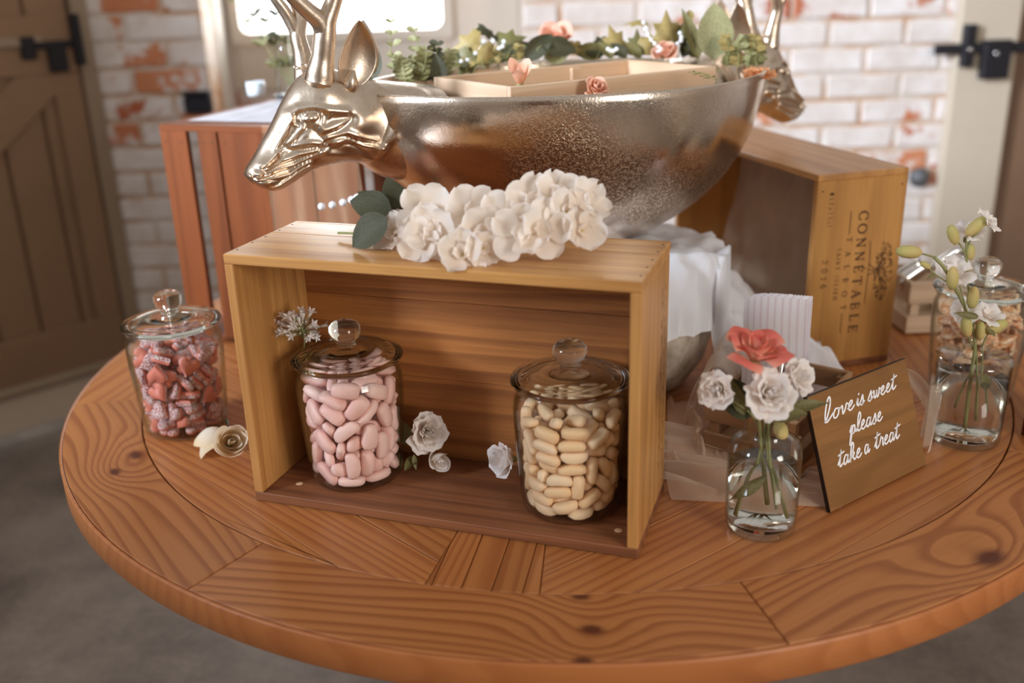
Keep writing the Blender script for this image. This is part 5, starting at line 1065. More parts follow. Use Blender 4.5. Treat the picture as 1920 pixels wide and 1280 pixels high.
for (x, y, v, dx, dy, s_) in ((735, 395, .085, -1, -.35, .052), (728, 408, .06, -.85, .75, .058), (755, 395, .10, -.2, -.9, .045), (722, 400, .09, -.75, -.9, .040)):
    b = at(x, y, v); put_leaf(spy, 'broad', b, a1 * dx + UP * (-dy) * .8 - b1 * .25, -b1 * .8 + UP * .5, s_, M_ldark)

# bouquet in the first vase
def vz(p, dx, dy, dz): return Vector((p[0] + dx, p[1] + dy, p[2] + dz))
cr_o, _ = rose('coral_rose', (.266, 1.000, .222), (.05, -.25, 1), .031, M_pcoral, 'coral pink rose standing tallest in the squat bottle vase', layers=[(2, .14, 1.12, 2.2, -.05, 0), (3, .26, 1.08, 1.6, -.04, 0), (4, .42, 1.04, 1.3, .08, .08), (5, .62, 1.00, 1.05, .20, .22), (6, .80, .90, .85, .40, .42), (4, .9, .78, .80, .66, .55)])
stem(cr_o, [(.266, 1.000, .215), (.276, 1.01, .16), (.286, 1.02, .10), (.296, 1.022, .03)], .0022)
for (px_, py_, Y, s_, ax_, lab, tail) in ((1345, 730, .985, .0215, (-.55, -.75, .35), 'white carnation at the left of the squat bottle vase', (.262, 1.015, .02)), (1443, 737, .965, .027, (.05, -.8, .5), 'largest white carnation at the middle of the squat bottle vase', (.302, 1.012, .03)), (1496, 706, .99, .022, (.6, -.6, .5), 'white carnation at the right of the squat bottle vase', (.312, 1.02, .015))):
    c = px_y(px_, py_, Y); r_, _ = rose('white_carnation', c - Vector(ax_).normalized() * s_ * .4, ax_, s_, M_pwhite, lab, ruf=.06, layers=[(2, .2, .95, 2.2, -.06, 0), (4, .4, .92, 1.4, -.03, .0), (5, .6, .9, 1.0, .12, .15), (6, .9, .9, .9, .24, .25), (7, 1.15, .75, .75, .36, .45)])
    ax_ = Vector(ax_).normalized(); stem(r_, [c - ax_ * s_ * .5, c - ax_ * s_ - Vector((0, 0, .008)), Vector((V1[0] + (c.x - V1[0]) * .25, 1.016, .145)), Vector((V1[0] + (tail[0] - V1[0]) * .2, 1.02, .10)), Vector(tail)], .0016)
fo = empty('vase_foliage', (V1[0], V1[1], .10)); tag(fo, 'dark leaves and buds among the carnations in the squat bottle vase', 'leaves')
put_leaf(fo, 'oval', (.274, 1.02, .145), (-.75, -.05, .75), (.4, -1, .2), .072, M_ldark); put_leaf(fo, 'long', (.300, 1.01, .150), (.95, -.1, .35), (0, -.6, 1), .060, M_lmid); put_leaf(fo, 'oval', (.290, 1.00, .148), (.7, -.3, .35), (0, -.6, 1), .040, M_lmid)
put_leaf(fo, 'long', (.262, 1.012, .150), (-.45, -.05, .95), (0, -1, .2), .060, M_lmid); put_leaf(fo, 'long', (.292, 1.015, .066), (-.85, -.25, -.45), (.2, -1, .3), .050, M_lmid)
stem(fo, [(.262, 1.01, .02), (.275, 1.02, .06), (.288, 1.02, .10), (.285, 1.015, .15)], .0015); stem(fo, [(.300, 1.0, .035), (.294, 1.01, .09), (.290, 1.015, .15)], .0018)
ob('bud', lathe([(0, -.014), (.005, -.010), (.0085, 0), (.007, .010), (.003, .014), (0, .015)], 12), fo, frame((.302, 1.006, .134), (1, 0, 0), (0, -.4, 1)), M_bud)
# stems in the second vase
def carn(c, ax_, s_, lab):
    return rose('white_blossom', c, ax_, s_, M_pwhite, lab, layers=[(4, .25, .9, 1.0, .25, .2), (6, .5, .9, .7, .65, .5)], ruf=.05)
w2 = Vector(V2)
main = [w2 + Vector((.000, 0, .020)), w2 + Vector((-.004, -.004, .10)), w2 + Vector((-.006, -.006, .146)), px_y(1815, 590, 1.222), px_y(1775, 510, 1.20), px_y(1752, 482, 1.20)]
tw = empty('flower_stems', tuple(w2 + Vector((0, 0, .02)))); tag(tw, 'branching green stems with pale buds in the straight bottle vase', 'stems')
stem(tw, main, .0022); stem(tw, [w2 + Vector((.010, .0, .03)), w2 + Vector((.004, 0, .11)), px_y(1822, 600, 1.232), px_y(1815, 530, 1.225), px_y(1812, 460, 1.22), px_y(1822, 430, 1.22)], .0016)
stem(tw, [px_y(1778, 530, 1.20), px_y(1755, 515, 1.19), px_y(1738, 500, 1.19)], .0010); stem(tw, [px_y(1752, 482, 1.20), px_y(1735, 477, 1.195), px_y(1720, 474, 1.195)], .0012)
stem(tw, [px_y(1812, 470, 1.22), px_y(1820, 450, 1.22), px_y(1836, 432, 1.22)], .0011); stem(tw, [px_y(1812, 480, 1.22), px_y(1800, 458, 1.22), px_y(1788, 448, 1.22)], .0011)
stem(tw, [w2 + Vector((.020, 0, .04)), w2 + Vector((.010, 0, .12)), px_y(1845, 640, 1.232), px_y(1862, 612, 1.23)], .0012); stem(tw, [px_y(1818, 600, 1.22), px_y(1802, 545, 1.21), px_y(1800, 535, 1.21)], .0010)
stem(tw, [w2 + Vector((-.012, .004, .045)), w2 + Vector((.000, 0, .12)), px_y(1822, 650, 1.23), px_y(1812, 615, 1.225)], .0013)
BUD = lathe([(0, -.013), (.0035, -.012), (.0062, -.006), (.0068, .002), (.0052, .009), (.0025, .013), (0, .0135)], 14)
for (x, y, Y, dx, dz, s_) in ((1704, 472, 1.195, -1, .1, 1.25), (1787, 440, 1.22, -.45, 1, 1.05), (1830, 424, 1.215, .75, .75, 1.2), (1786, 522, 1.195, .1, -1, 1.15), (1824, 558, 1.215, 0, -1, 1.15), (1868, 613, 1.225, .8, .45, 1.2), (1812, 612, 1.215, -.2, .9, 1.1), (1735, 497, 1.19, -.8, .5, .6), (1838, 620, 1.222, -.1, 1, 1.0), (1820, 472, 1.22, -.1, .9, .8)):
    ob('bud', BUD, tw, frame(px_y(x, y, Y), (0, 1, 0), Vector((dx, 0, dz)).cross(Vector((0, 1, 0))) if False else (Vector((0, 1, 0)).cross(Vector((dx, -.1, dz)).normalized()))) @ Matrix.Rotation(0, 4, 'X') @ Matrix.Scale(s_, 4), M_bud)
for (x, y, Y, dx, dz, s_, k_) in ((1835, 595, 1.21, -.9, .25, .034, 'long'), (1850, 615, 1.215, .6, -.5, .02, 'long'), (1815, 625, 1.22, .2, 1, .03, 'long'), (1755, 512, 1.19, -.8, -.5, .014, 'long'), (1840, 700, 1.21, .3, -1, .03, 'oval')):
    put_leaf(tw, k_, px_y(x, y, Y), (dx, -.1, dz), (.2, -1, .4), s_, M_lmid)
carn(px_y(1838, 422, 1.222), (.55, -.35, .65), .019, 'small white blossom at the very top of the stems in the straight vase')
carn(px_y(1812, 447, 1.232), (.1, -.4, .9), .019, 'small white blossom just under the topmost one in the straight vase')
carn(px_y(1784, 522, 1.225), (-.1, -.55, .8), .026, 'wide open white blossom on the left stem of the straight vase')
carn(px_y(1808, 590, 1.235), (-.3, -.6, .6), .020, 'white blossom low behind the stem in the straight vase')
carn(px_y(1846, 600, 1.240), (.2, -.5, .8), .020, 'white blossom low at the right in the straight vase')

# ================================================================ sign
SBL = Vector((.382, 1.042, .0012)); SBR = Vector((.546, 1.157, .0012)); se = (SBR - SBL).normalized(); sn = Vector((-se.y, se.x, 0)); th_ = .337; su = (sn * math.sin(th_) + UP * math.cos(th_)).normalized(); sf = se.cross(su)
SWd, SHt = .1997, .1455
sg = empty('treat_sign', tuple(SBL)); tag(sg, 'tilted square brown wooden sign with white script reading love is sweet please take a treat', 'sign')
board('board', M_sign, SBL + se * SWd / 2 + su * SHt / 2 - sf * .003, se, su, SWd, SHt, .0052, sg, .0004)
for (c, x, L) in ((SBL + se * SWd / 2 + su * SHt - sf * .003, se, SWd), (SBL + su * SHt / 2 - sf * .003, su, SHt)):
    ob('burnt_edge', box_me(L, .0056, .0008, 0), sg, frame(c, x, -sf), M_dark)
board('prop', M_sign, SBL + se * SWd / 2 - sf * .022 + UP * .035 + sn * .018, UP, se, .07, .02, .004, sg)
SCR = {
 'L': (.62, [[(.02, .10), (.16, .42), (.36, 1.55), (.34, 2.35), (.22, 2.45), (.10, 1.9), (.02, .9), (.06, .18), (.18, .02), (.36, .22), (.62, .62)]]),
 'l': (.42, [[(.0, .1), (.18, .55), (.40, 1.45), (.34, 1.95), (.22, 1.8), (.14, 1.0), (.14, .25), (.24, .02), (.42, .18)]]),
 'k': (.62, [[(.0, .1), (.16, .5), (.36, 1.4), (.30, 1.9), (.18, 1.7), (.10, .9), (.06, .0)], [(.10, .45), (.30, .85), (.42, .75), (.34, .50), (.16, .42), (.34, .30), (.44, .02), (.62, .16)]]),
 'o': (.58, [[(.42, .80), (.22, .95), (.06, .6), (.08, .15), (.24, .0), (.40, .25), (.44, .7), (.40, .88), (.58, .72)]]),
 'v': (.56, [[(.0, .75), (.12, .9), (.16, .4), (.20, .02), (.36, .4), (.44, .92), (.56, .82)]]),
 'e': (.52, [[(.0, .30), (.24, .52), (.34, .82), (.24, .98), (.10, .7), (.08, .25), (.20, .0), (.36, .08), (.52, .32)]]),
 'i': (.34, [[(.0, .3), (.14, .9), (.10, .35), (.16, .02), (.34, .3)], [(.20, 1.30), (.24, 1.38)]]),
 's': (.48, [[(.0, .15), (.20, .75), (.30, 1.05), (.34, .55), (.32, .12), (.18, -.04), (.04, .10)], [(.26, .02), (.48, .28)]]),
 'w': (.74, [[(.0, .75), (.10, .9), (.12, .35), (.20, .02), (.32, .3), (.38, .85), (.38, .3), (.46, .02), (.58, .4), (.62, .92), (.74, .82)]]),
 't': (.50, [[(.0, .3), (.18, .9), (.30, 1.75), (.22, 1.0), (.16, .3), (.24, .0), (.50, .3)], [(.02, 1.22), (.26, 1.30), (.56, 1.42)]]),
 'p': (.62, [[(.0, .35), (.18, .95), (.10, .1), (.0, -.95), (.06, -.95), (.18, .1), (.30, .8), (.44, .85), (.48, .4), (.34, .05), (.20, .12)], [(.34, .04), (.62, .3)]]),
 'a': (.60, [[(.40, .82), (.22, .95), (.06, .55), (.08, .1), (.20, .0), (.36, .35), (.44, .9), (.40, .3), (.46, .02), (.60, .28)]]),
 'r': (.46, [[(.0, .3), (.16, 1.05), (.20, .85), (.34, .86), (.32, .3), (.36, .03), (.46, .25)]]),
 ' ': (.30, [])}
def script(bm, s, u0, u1, v0, v1, xh, w):
    tot = sum(SCR[c][0] for c in s); L = u1 - u0; k = L / tot; x = 0
    for c in s:
        cw, st_ = SCR[c]
        for P in st_:
            Q = []
            for px_, py_ in P:
                t = (x + px_) * k / L; Q.append(Vector((u0 + (x + px_ + .16 * py_) * k, v0 + (v1 - v0) * t + py_ * xh, 0)))
            Q = catmull(Q, 5) if len(Q) > 2 else Q
            ws = [w * (.8 + .45 * abs((Q[min(i + 1, len(Q) - 1)] - Q[max(i - 1, 0)]).normalized().y)) for i in range(len(Q))]
            ribbon(bm, Q, ws, True)
        x += cw
bm = bmesh.new()
script(bm, 'Love', .021, .0800, .1065, .1100, .0115, .0022); script(bm, 'is', .0850, .1010, .1105, .1110, .0105, .0021); script(bm, 'sweet', .1080, .1680, .1110, .1130, .0108, .0021)
script(bm, 'please', .0620, .1290, .0800, .0815, .0112, .0021)
script(bm, 'take', .0290, .0760, .0480, .0490, .0112, .0021); script(bm, 'a', .0820, .0930, .0495, .0495, .0110, .0021); script(bm, 'treat', .1030, .1560, .0495, .0500, .0112, .0021)
lt = ob('lettering', b2m(bm), sg, frame(SBL + sf * .0001 , se, su), M_white_ink); lt['label'] = 'white handwritten lettering'
# ================================================================ paper bags and scoops
def bag(k, off, rot):
    bg_ = empty('paper_bag', tuple(c4(.062, .085 + off, .012)), 0)
    c = c4(.074, .085 + off, .013); x = -a4; upv = (UP * math.cos(.10) - b4 * -math.sin(.10)); upv = (UP + b4 * (.10 + .01 * k) - a4 * .02 * rot).normalized(); xx = (x + UP * .06 + b4 * .02 * k).normalized()
    M = frame(c, xx, upv - xx * upv.dot(xx))
    Wb, Hb = .094, .190
    def f(u, v):
        x_ = (u - .5) * Wb; zg = (.0006 if int(u * 60) % 2 else -.0006) if v > .97 else 0
        return Vector((x_, v * Hb + (.0012 * ((int(u * 44)) % 2) if v > .97 else 0) - (.012 * (1 - u) ** 6 if v > .9 else 0), .0035 * math.sin(PI * u) - .006 * (1 - u) ** 5 + .0015 * math.sin(9 * v + k)))
    bm = bmesh.new(); me = grid_me(f, 45, 16, False); bm.from_mesh(me); bmesh.ops.solidify(bm, geom=bm.faces[:], thickness=.0009)
    ob('bag', b2m(bm), bg_, M, M_bag); return bg_
g = G('striped_paper'); P = g.coord(); s_ = g.math('SINE', g.math('MULTIPLY', g.sep(P)[0], 2 * PI / .0105))
g.set(base=g.mix(g.ramp(s_, [(.45, (0, 0, 0)), (.6, (1, 1, 1))]), sr(244, 240, 244), sr(232, 221, 228)), rough=.75, spec=.2); M_bag = g.m
for k, (off, rot, lab) in enumerate(((0, 0, 'striped paper bag at the front of the bundle in the small crate'), (.006, .6, 'paper bag in the middle of the bundle, its left edge showing'), (.012, 1.2, 'paper bag at the back of the bundle in the small crate'))):
    tag(bag(k, off, rot), lab, 'paper bag', 'paper bags in the small crate')
def scoop(name, loc, xdir, ydir, lab, s_=1.0):
    M = frame(loc, xdir, ydir) @ Matrix.Scale(s_, 4); e_ = empty(name, M=M); tag(e_, lab, 'scoop')
    def f(u, v):
        a = PI * (u - .5) * 1.25; r = .018 * (1 - .18 * v); return Vector((r * math.sin(a), -.055 * (1 - v) * (1 + .0) + .0, -r * math.cos(a) + .018 * (1 - .35 * (1 - v))))
    me = grid_me(f, 18, 10); bm = bmesh.new(); bm.from_mesh(me); bmesh.ops.solidify(bm, geom=bm.faces[:], thickness=.0008); ob('scoop_bowl', b2m(bm, 's', True), e_, M, M_steel)
    pts = [(0, -.002, .0), (0, .012, .006), (0, .045, .010), (0, .060, .006), (0, .062, -.002), (0, .050, -.006), (0, .02, -.004)]
    ob('handle', tube_me(catmull(pts, 6), [.0035, .0050, .0062, .0062, .0055, .0050, .0035], 12), e_, M, M_steel); return e_
scoop('metal_scoop', c4(.050, .045, .078), (a4 * -1 + b4 * .2), (UP + b4 * .55 - a4 * .02), 'small metal scoop with upright rounded handle in the crate behind the sign')
scoop('metal_scoop', c5(.055, .055, .100), (.1, -1, 0), (.75, .1, .38), 'metal scoop resting in the small pale crate beside the printed crate', 1.15)

# ================================================================ greenery and flowers in the bowl
rn = random.Random(21)
ORD = ['first', 'second', 'third', 'fourth', 'fifth', 'sixth', 'seventh', 'eighth', 'ninth']
def sprig(kind, base, tip, n, size, mat, lab, grp, name, spread=.8):
    base, tip = Vector(base), Vector(tip); e_ = empty(name, tuple(base)); tag(e_, lab, 'sprig', grp)
    mid = (base + tip) / 2 + Vector((rn.uniform(-.006, .006), 0, .004)); stem(e_, [base, mid, tip], .0008)
    for i in range(n):
        t = (i + 1) / n; p = base.lerp(tip, t); d = (tip - base).normalized()
        for s in (-1, 1):
            a = rn.uniform(-.5, .5); side = Vector((s, a, 0)); dv = (d * (1 - spread * .7) + side * spread); put_leaf(e_, kind, p, dv, Vector((rn.uniform(-.3, .3), -.7, .8)), size * rn.uniform(.75, 1.15) * (1.1 - .4 * t), mat)
    return e_
GE = 'eucalyptus sprigs in the bowl'
sprig('round', px_y(742, 150, 1.55), px_y(733, 42, 1.56), 5, .016, M_leuc, 'thin eucalyptus sprig standing highest just right of the deer ear', GE, 'eucalyptus_sprig')
sprig('round', px_y(785, 150, 1.55), px_y(776, 58, 1.56), 5, .016, M_leuc, 'thin eucalyptus sprig second to the right of the deer ear', GE, 'eucalyptus_sprig')
for i, (x, y, tx, ty) in enumerate(((760, 155, 748, 110), (785, 160, 800, 95), (810, 155, 820, 85), (828, 150, 845, 100), (770, 158, 770, 118), (800, 158, 788, 112))):
    sprig('round', px_y(x, y, 1.50 + .01 * i), px_y(tx, ty, 1.52 + .01 * i), 6, .019, (M_leuc, M_lmid, M_ldark)[i % 3], 'short leafy sprig, %s in the clump beside the deer ear' % ORD[i], 'leafy clump beside the deer ear', 'leafy_sprig')
for i in range(9):
    x = 845 + i * 15; sprig('round', px_y(x, 135 - i * 2, 1.66), px_y(x + 8, 100 - i * 1.5, 1.68), 5, .017, (M_lmid, M_ldark, M_lgold)[i % 3], 'short leafy sprig, %s from the left along the back left rim of the bowl' % ORD[i], 'leafy sprigs on the back left rim', 'leafy_sprig')
for i in range(8):
    x = 1365 + (i % 4) * 18; y = 128 - (i // 4) * 26; sprig('round', px_y(x, y, 1.60 + .015 * (i // 4)), px_y(x + rn.uniform(-8, 12), y - 32, 1.62 + .015 * (i // 4)), 5, .015, (M_lmid, M_lgold, M_leuc)[i % 3], 'bushy sprig below the far antlers, %s from the left in the %s row' % (ORD[i % 4], ('lower', 'upper')[i // 4]), 'bushy sprigs below the far antlers', 'leafy_sprig')
for i in range(9):
    x = 985 + i * 44; sprig('round', px_y(x, 112 - (i % 3) * 3, 1.69), px_y(x + rn.uniform(-12, 12), 84 - (i % 2) * 8, 1.71), 5, .017, (M_ldark, M_lmid, M_lgold)[i % 3], 'low leafy sprig, %s from the left along the back right rim behind the box' % ORD[i], 'leafy sprigs behind the box', 'leafy_sprig')
sprig('long', px_y(1345, 150, 1.42), px_y(1296, 136, 1.42), 4, .012, M_lmid, 'tiny green sprig poking over the front rim at the right', None, 'leafy_sprig')
def lone(kind, x, y, Y, dx, dz, size, mat, lab, nrm=(.1, -1, .3), dy=0.0, grp=None, nm=None):
    b = px_y(x, y, Y); e_ = empty(nm or ('ivy_leaf' if kind == 'ivy' else 'green_leaf'), tuple(b)); tag(e_, lab, 'leaf', grp); put_leaf(e_, kind, b, (dx, dy, dz), nrm, size, mat, 'blade')
    stem(e_, [b, b - Vector((dx, dy, dz)).normalized() * .008 - Vector((0, 0, .012)), b - Vector((0, 0, .04))], .0008); return e_
lone('oval', 695, 152, 1.50, .15, 1, .056, M_ldark, 'dark rounded leaf standing right behind the deer ear')
lone('oval', 826, 160, 1.50, -.1, 1, .046, M_ldark, 'dark narrow leaf at the right of the leafy clump')
lone('ivy', 898, 50, 1.70, .7, -.35, .040, M_ldark, 'dark ivy leaf held highest above the left flowers', (.2, -.5, 1)); lone('ivy', 900, 78, 1.68, -.9, -.2, .052, M_lgold, 'large golden ivy leaf drooping to the left'); lone('ivy', 885, 100, 1.67, -.4, -.6, .048, M_lmid, 'mid green ivy leaf hanging under the golden one')
lone('ivy', 905, 85, 1.66, .2, -.9, .042, M_lgold, 'golden ivy leaf hanging straight down'); lone('ivy', 935, 85, 1.70, .85, .25, .050, M_lmid, 'green ivy leaf pointing right near the peach rose'); lone('oval', 985, 112, 1.66, .8, .7, .060, M_ldark, 'long dark leaf lying to the left of the peach rose')
lone('oval', 1015, 85, 1.66, 1, -.15, .060, M_ldark, 'curling dark leaf in front of the peach rose'); lone('broad', 1020, 110, 1.67, .5, .2, .050, M_leuc, 'pale green leaf under the peach rose'); lone('oval', 1135, 100, 1.70, -.95, .1, .055, M_lmid, 'green leaf pointing left at the back middle of the rim')
lone('ivy', 1160, 98, 1.70, -.3, .9, .048, M_lgold, 'pale ivy leaf at the back middle of the bowl'); lone('ivy', 1195, 100, 1.70, .0, .9, .040, M_lmid, 'darker ivy leaf next to the pale one'); lone('ivy', 1210, 40, 1.70, -1, .02, .040, M_lgold, 'ivy leaf seen edge on above the string of crystals', (0, -.2, 1)); lone('ivy', 1205, 90, 1.69, .8, .5, .038, M_lgold, 'small golden ivy leaf behind the crystals')
lone('ivy', 1250, 84, 1.69, .0, 1, .056, M_lgold, 'large golden ivy leaf standing behind the box'); lone('ivy', 1275, 84, 1.70, .3, 1, .048, M_lmid, 'spiky ivy leaf right of the large golden one'); lone('round', 1293, 40, 1.70, 0, 1, .018, M_lgold, 'tiny yellow green leaf on a thin stem above the bowl')
lone('long', 1310, 112, 1.66, -.32, 1, .085, M_lmid, 'long narrow green leaf standing by the right end of the box'); lone('broad', 1338, 112, 1.66, .0, 1, .088, M_leuc, 'largest broad pale green leaf standing by the far antlers'); lone('oval', 1362, 70, 1.67, -.5, .6, .036, M_lgold, 'brownish leaf against the broad pale leaf')
for i in range(7): lone('oval', 1150 + i * 26, 108, 1.69, rn.uniform(-.8, .8), .7, .036, (M_lmid, M_ldark)[i % 2], 'small leaf, %s from the left along the back rim behind the box' % ORD[i], grp='small leaves along the back rim')
rose('peach_rose', px_y(1045, 88, 1.71), (-.2, -.55, .65), .040, M_ppink, 'peach rose at the back of the bowl, the largest flower in it', layers=[(3, .25, .8, 1.4, .05, 0), (4, .5, .9, 1.1, .15, .1), (4, .85, .95, 1.0, .25, .3)])
rose('peach_rose', px_y(975, 158, 1.40), (0, -.5, .9), .026, M_ppeach, 'pale peach bloom on the front left edge of the box', layers=[(2, .3, 1.2, 1.2, .1, 0), (3, .7, 1.3, 1.0, .2, .1)])
rose('peach_rose', px_y(1115, 172, 1.37), (.2, -.6, .6), .020, M_ppeach, 'low peach bloom half hidden by the middle of the front rim')
rose('peach_rose', px_y(1245, 105, 1.66), (0, -.6, .8), .024, M_ppeach, 'peach bloom between ivy leaves behind the box')
rose('orange_ranunculus', px_y(1422, 150, 1.56), (.0, -.25, 1), .021, M_porange, 'frilled orange bloom at the right rim of the bowl', ruf=.08, layers=[(5, .3, .7, .7, .2, .1), (8, .6, .7, .5, .5, .2), (10, .8, .6, .4, .8, .4)])
# strings of crystals
def crystals(name, pts, n, lab, r=.0035):
    e_ = empty(name, tuple(pts[0])); tag(e_, lab, 'beads'); C = catmull(pts, 8); stem(e_, pts, .0004, M_steel, 'wire'); bm = bmesh.new(); bmesh.ops.create_icosphere(bm, subdivisions=2, radius=r); me = b2m(bm, 'bead', False)
    for i in range(n): ob('bead', me, e_, Matrix.Translation(C[int(i / max(n - 1, 1) * (len(C) - 1))]), M_bead)
    return e_
crystals('crystal_string', [px_y(1207, 42, 1.68), px_y(1215, 65, 1.67), px_y(1228, 82, 1.66), px_y(1240, 92, 1.65), px_y(1232, 98, 1.65)], 9, 'string of clear crystal beads hanging behind the right of the box')
crystals('crystal_string', [px_y(1140, 92, 1.66), px_y(1148, 96, 1.66), px_y(1156, 92, 1.66)], 4, 'short string of crystal beads at the back middle of the box')
crystals('crystal_string', [px_y(945, 78, 1.64), px_y(938, 92, 1.64), px_y(915, 72, 1.64), px_y(885, 108, 1.64), px_y(865, 115, 1.63)], 8, 'string of crystal beads among the ivy at the left')
crystals('crystal_string', [px_y(1275, 62, 1.66), px_y(1278, 74, 1.66), px_y(1270, 82, 1.66)], 4, 'short string of crystal beads beside the long narrow leaf')
# things on the left crate
gb = empty('glass_vase', tuple(c3(.175, .27, H3))); tag(gb, 'slender clear glass vase behind the deer head, standing on the slatted crate', 'vase')
GV = px_y(547, 178, 2.02); GV.z = H3 + .006
ob('glass_bottle', lathe([(0, 0), (.022, 0), (.026, .01), (.028, .05), (.024, .10), (.020, .125), (.024, .15), (.022, .15), (.018, .125), (.022, .10), (.026, .05), (.024, .012), (0, .006)], 32), gb, Matrix.Translation(GV), M_tglass)
for i in range(7):
    a = -1.2 + i * .4; tp = GV + Vector((math.sin(a) * .10 - .02, -.01 + .01 * (i % 3), .23 + .02 * (i % 2))); sprig('oval', GV + Vector((0, 0, .02)), tp, 5, .026, (M_lmid, M_ldark)[i % 2], 'leafy sprig, %s from the left in the slender vase behind the deer head' % ORD[i], 'leafy sprigs in the slender vase', 'leafy_sprig', .6)
cg = ob('candle_glass', lathe([(0, 0), (.016, 0), (.018, .003), (.019, .028), (.0175, .028), (.0165, .004), (0, .004)], 24), None, Matrix.Translation(Vector(px_y(482, 186, 2.10)).xy.to_3d() + Vector((0, 0, H3 + .0065))), plain('pale_blue_glass', sr(214, 224, 232), .2)); tag(cg, 'tiny pale glass candle holder on top of the slatted crate', 'candle holder')
db = ob('dark_dish', lathe([(0, 0), (.02, 0), (.026, .008), (.024, .008), (.018, .002), (0, .002)], 24), None, Matrix.Translation(c3(.06, .325, H3 + .0065)), M_black); tag(db, 'small dark dish at the back of the slatted crate', 'dish')

# ================================================================ tulle
def cloth(name, f, nu, nv, mat, lab):
    o = ob(name, grid_me(f, nu, nv), None, None, mat); tag(o, lab, 'fabric'); return o
def rid(u, v, s, k=5.0, a=1.0): # folds
    return a * (abs(nz(u * k + s, v * k * .35, s)) * 2 - .5 + .4 * nz(u * k * 2.3, v * k, s + 4))
M_veil = tulle('veil', .50, sr(214, 198, 178)); M_run = tulle('runner_tulle', .46, sr(244, 226, 206))
# over the left crate
def f(u, v):
    uu = .03 + u * .36; vv = .34 - v * .30
    return c3(uu, vv, H3 + .0015 + .004 * max(0, rid(u, v, 3, 6)))
cloth('tulle_cover', f, 60, 40, M_tulle_dense, 'white tulle spread over the top of the slatted crate')
def f(u, v):   # strip fanning down from the top edge towards the front crate
    uu = .215 + u * .17 + .06 * v + .10 * v * u; z = H3 + .004 - v * (.40 if v < .98 else .4)
    p = c3(uu, -.006 - .05 * math.sin(PI * v * .5) - .16 * v * u, max(z, .004)); fo_ = .007 * math.sin(u * 17 + v * 3 + 3 * nz(u * 3, 2)) + .009 * nz(u * 7, v * 2.5, 1); return p - b3 * fo_ * (.4 + v)
cloth('tulle_drape', f, 110, 40, M_drape, 'sheer tulle hanging from the slatted crate under the deer chin')
crystals('crystal_string', [px_y(603, 387, 1.48), px_y(630, 383, 1.48), px_y(655, 376, 1.48), px_y(670, 370, 1.48)], 5, 'string of glinting beads on the tulle below the deer neck', .0058)  # beads enlarged, their white standing for bright glints
# heap under and right of the bowl
def bil(x, y, s): return abs(nz(x, y, s)) + .5 * abs(nz(x * 2.1, y * 2.1, s + 3)) + .25 * abs(nz(x * 4.3, y * 4.3, s + 6))
def f(u, v):
    x = .150 + u * .345; ar = math.sqrt(max(0, .165 ** 2 - (x - .175) ** 2)); y00 = min(1.485 - ar, 1.40 - .08 * u); y = y00 + v * (1.84 - y00); h = (.225 - .165 * u ** 1.2) * (.72 + .35 * math.sin(PI * min(1, v * 1.1))) * (min(1, v * 7 + .25) ** .6)
    h += (.050 * nz(u * 2.6, v * 2.6, 7) + .035 * nz(u * 6, v * 6, 3) + .014 * nz(u * 13, v * 13, 5) + .006 * nz(u * 26, v * 26, 8)) * min(1, v * 6 + .1)
    dst = math.hypot(x - .175, y - 1.485)
    if dst < .168: h = max(h, .222 + .014 * nz(x * 30, y * 30, 2))
    if v < .10: hem = max(.003, .125 - max(0, u - .42) * 1.6 + .022 * nz(u * 9, 4)); h = hem + (h - hem) * (v / .10); k_ = .018 * nz(u * 11, v * 14, 1) + .010 * nz(u * 26, v * 9, 6); x += k_; y -= abs(k_) * 1.1 + .006
    q = Vector((x, y, 0)) - BC; r = math.hypot(q.dot(AX) / AXL, q.dot(BN) / AXS)
    zb = ZR - (ZR - ZB) * (max(0, 1 - r * r)) ** .47 if r < 1 else .4
    lim = (Vector((x, y, 0)) - O2).dot(a2)
    if lim > -.006 and (Vector((x, y, 0)) - O2).dot(b2) > -.01: p_ = Vector((x, y, 0)) - a2 * (lim + .006); x, y = p_.x, p_.y
    return Vector((x, y, max(.003, min(h, zb - .006))))
cloth('tulle_heap', f, 110, 110, M_tulle_dense, 'white bunched tulle heaped between the bowl and the printed crate')
def f(u, v):   # veil inside the open crate
    vv = .03 + u * .44; z = .30 - v * .285; d = .02 + .05 * v + .02 * rid(u, v, 11, 3.5)
    return c2(.148 - max(.0, d), vv, z)
cloth('tulle_veil', f, 60, 50, M_veil, 'sheer tulle hanging inside the open printed crate')
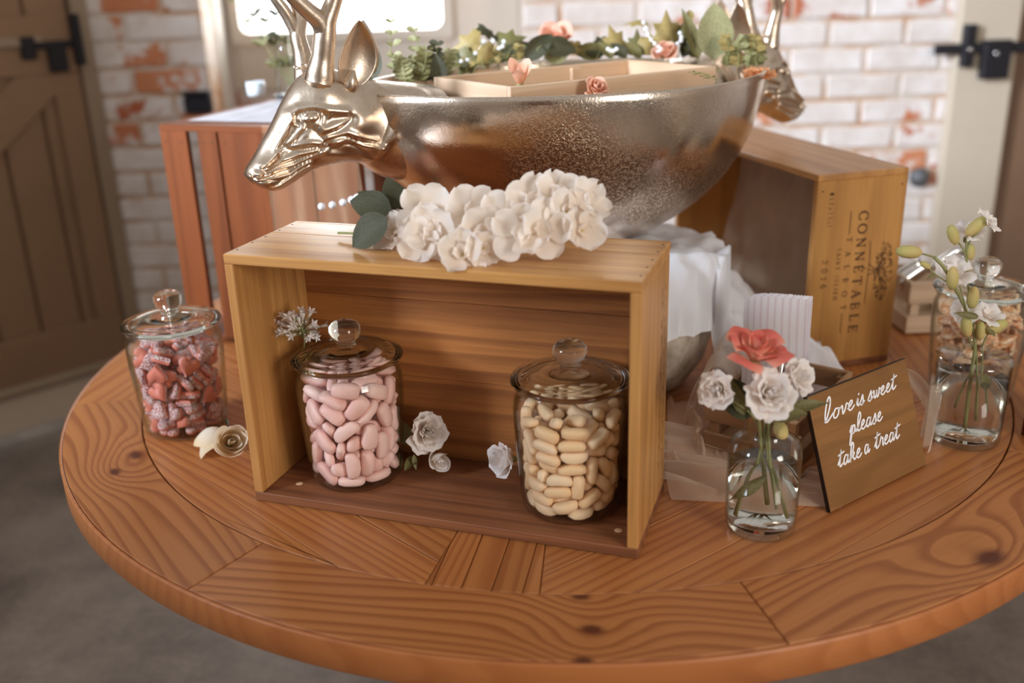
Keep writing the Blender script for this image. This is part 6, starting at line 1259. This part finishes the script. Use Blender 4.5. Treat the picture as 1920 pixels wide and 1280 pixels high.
# table runner of tulle, front right
def f(u, v):
    a_ = Vector((.190, 1.120, 0)).lerp(Vector((.395, 1.035, 0)), u) if False else None
    x0 = Vector((.195, 1.085, 0)); x1 = Vector((.398, 1.052, 0)); y0 = Vector((.175, 1.33, 0)); y1 = Vector((.42, 1.135, 0)); p = x0.lerp(x1, u).lerp(y0.lerp(y1, u), v)
    h = .0015 + max(0, .016 * rid(v, u, 5, 4.2) + .006) * min(1, v * 6 + .08) ; h = min(h, .03)
    q = p - O4; uu, vv = q.dot(a4), q.dot(b4)
    if -.012 < uu < L4 + .004 and vv > -.010: p = p - b4 * (vv + .012); h *= .6
    s_ = (p - SBL).dot(sn)
    if s_ < .052 and (p - SBL).dot(se) > -.02: h = min(h, .001 + max(0, s_) * .1)
    return p + UP * h
cloth('tulle_runner', f, 100, 90, M_run, 'sheer tulle trailing over the table between the front crate and the sign')
def f(u, v):
    x0 = Vector((.20, 1.15, 0)); p = x0 + Vector((.10 * u + .035 * v, .015 * u + .22 * v, 0)); h = .004 + max(0, .034 * rid(u * 1.2, v, 15, 3.5)) * min(1, v * 5) * min(1, (1 - u) * 6 + .1)
    q = p - O4; vv = q.dot(b4); uu = q.dot(a4)
    if uu < L4 + .006 and vv > -.01: p = p + a4 * (L4 + .008 - uu)
    return p + UP * (h + .001)
cloth('tulle_scrap', f, 70, 70, M_tulle_thin, 'crumpled sheer tulle against the side of the front crate')
def f(u, v):   # arch of tulle rising by the bags
    a = PI * v; p = Vector((.265, 1.32, 0)) + Vector((.09 * v, .03 * v, 0)) + Vector((.05, .09, 0)) * (u - .5) * .8
    return p + UP * (.004 + .100 * math.sin(a) ** .6 * (.85 + .3 * u)) + Vector((0, .01 * math.sin(u * 12 + v * 5), 0))
cloth('tulle_loop', f, 30, 50, M_tulle, 'arched loop of tulle left of the paper bags')
def f(u, v):   # loop behind the sign
    a = PI * v; p = Vector((.495, 1.315, 0)) + Vector((.105 * v, -.065 * v, 0)) + Vector((.03, .035, 0)) * (u - .5)
    return p + UP * (.003 + .080 * math.sin(a) ** .7) + Vector((0, .006 * math.sin(u * 9 + v * 4), 0))
cloth('tulle_loop', f, 24, 50, M_tulle, 'arched loop of tulle behind the top edge of the sign')
def f(u, v):   # upright fold right of the sign
    p = Vector((.553, 1.172, 0)).lerp(Vector((.600, 1.30, 0)), u * .55 + .1) + Vector((.01, .015, 0)) * v
    return p + UP * (.002 + .088 * v * (1 - .25 * (u - .5) ** 2)) + Vector((.006 * math.sin(u * 16 + 2 * v), .004 * math.sin(u * 11), 0)) * 1.0
cloth('tulle_fold', f, 50, 30, M_tulle, 'upright fold of tulle between the sign and the straight bottle vase')
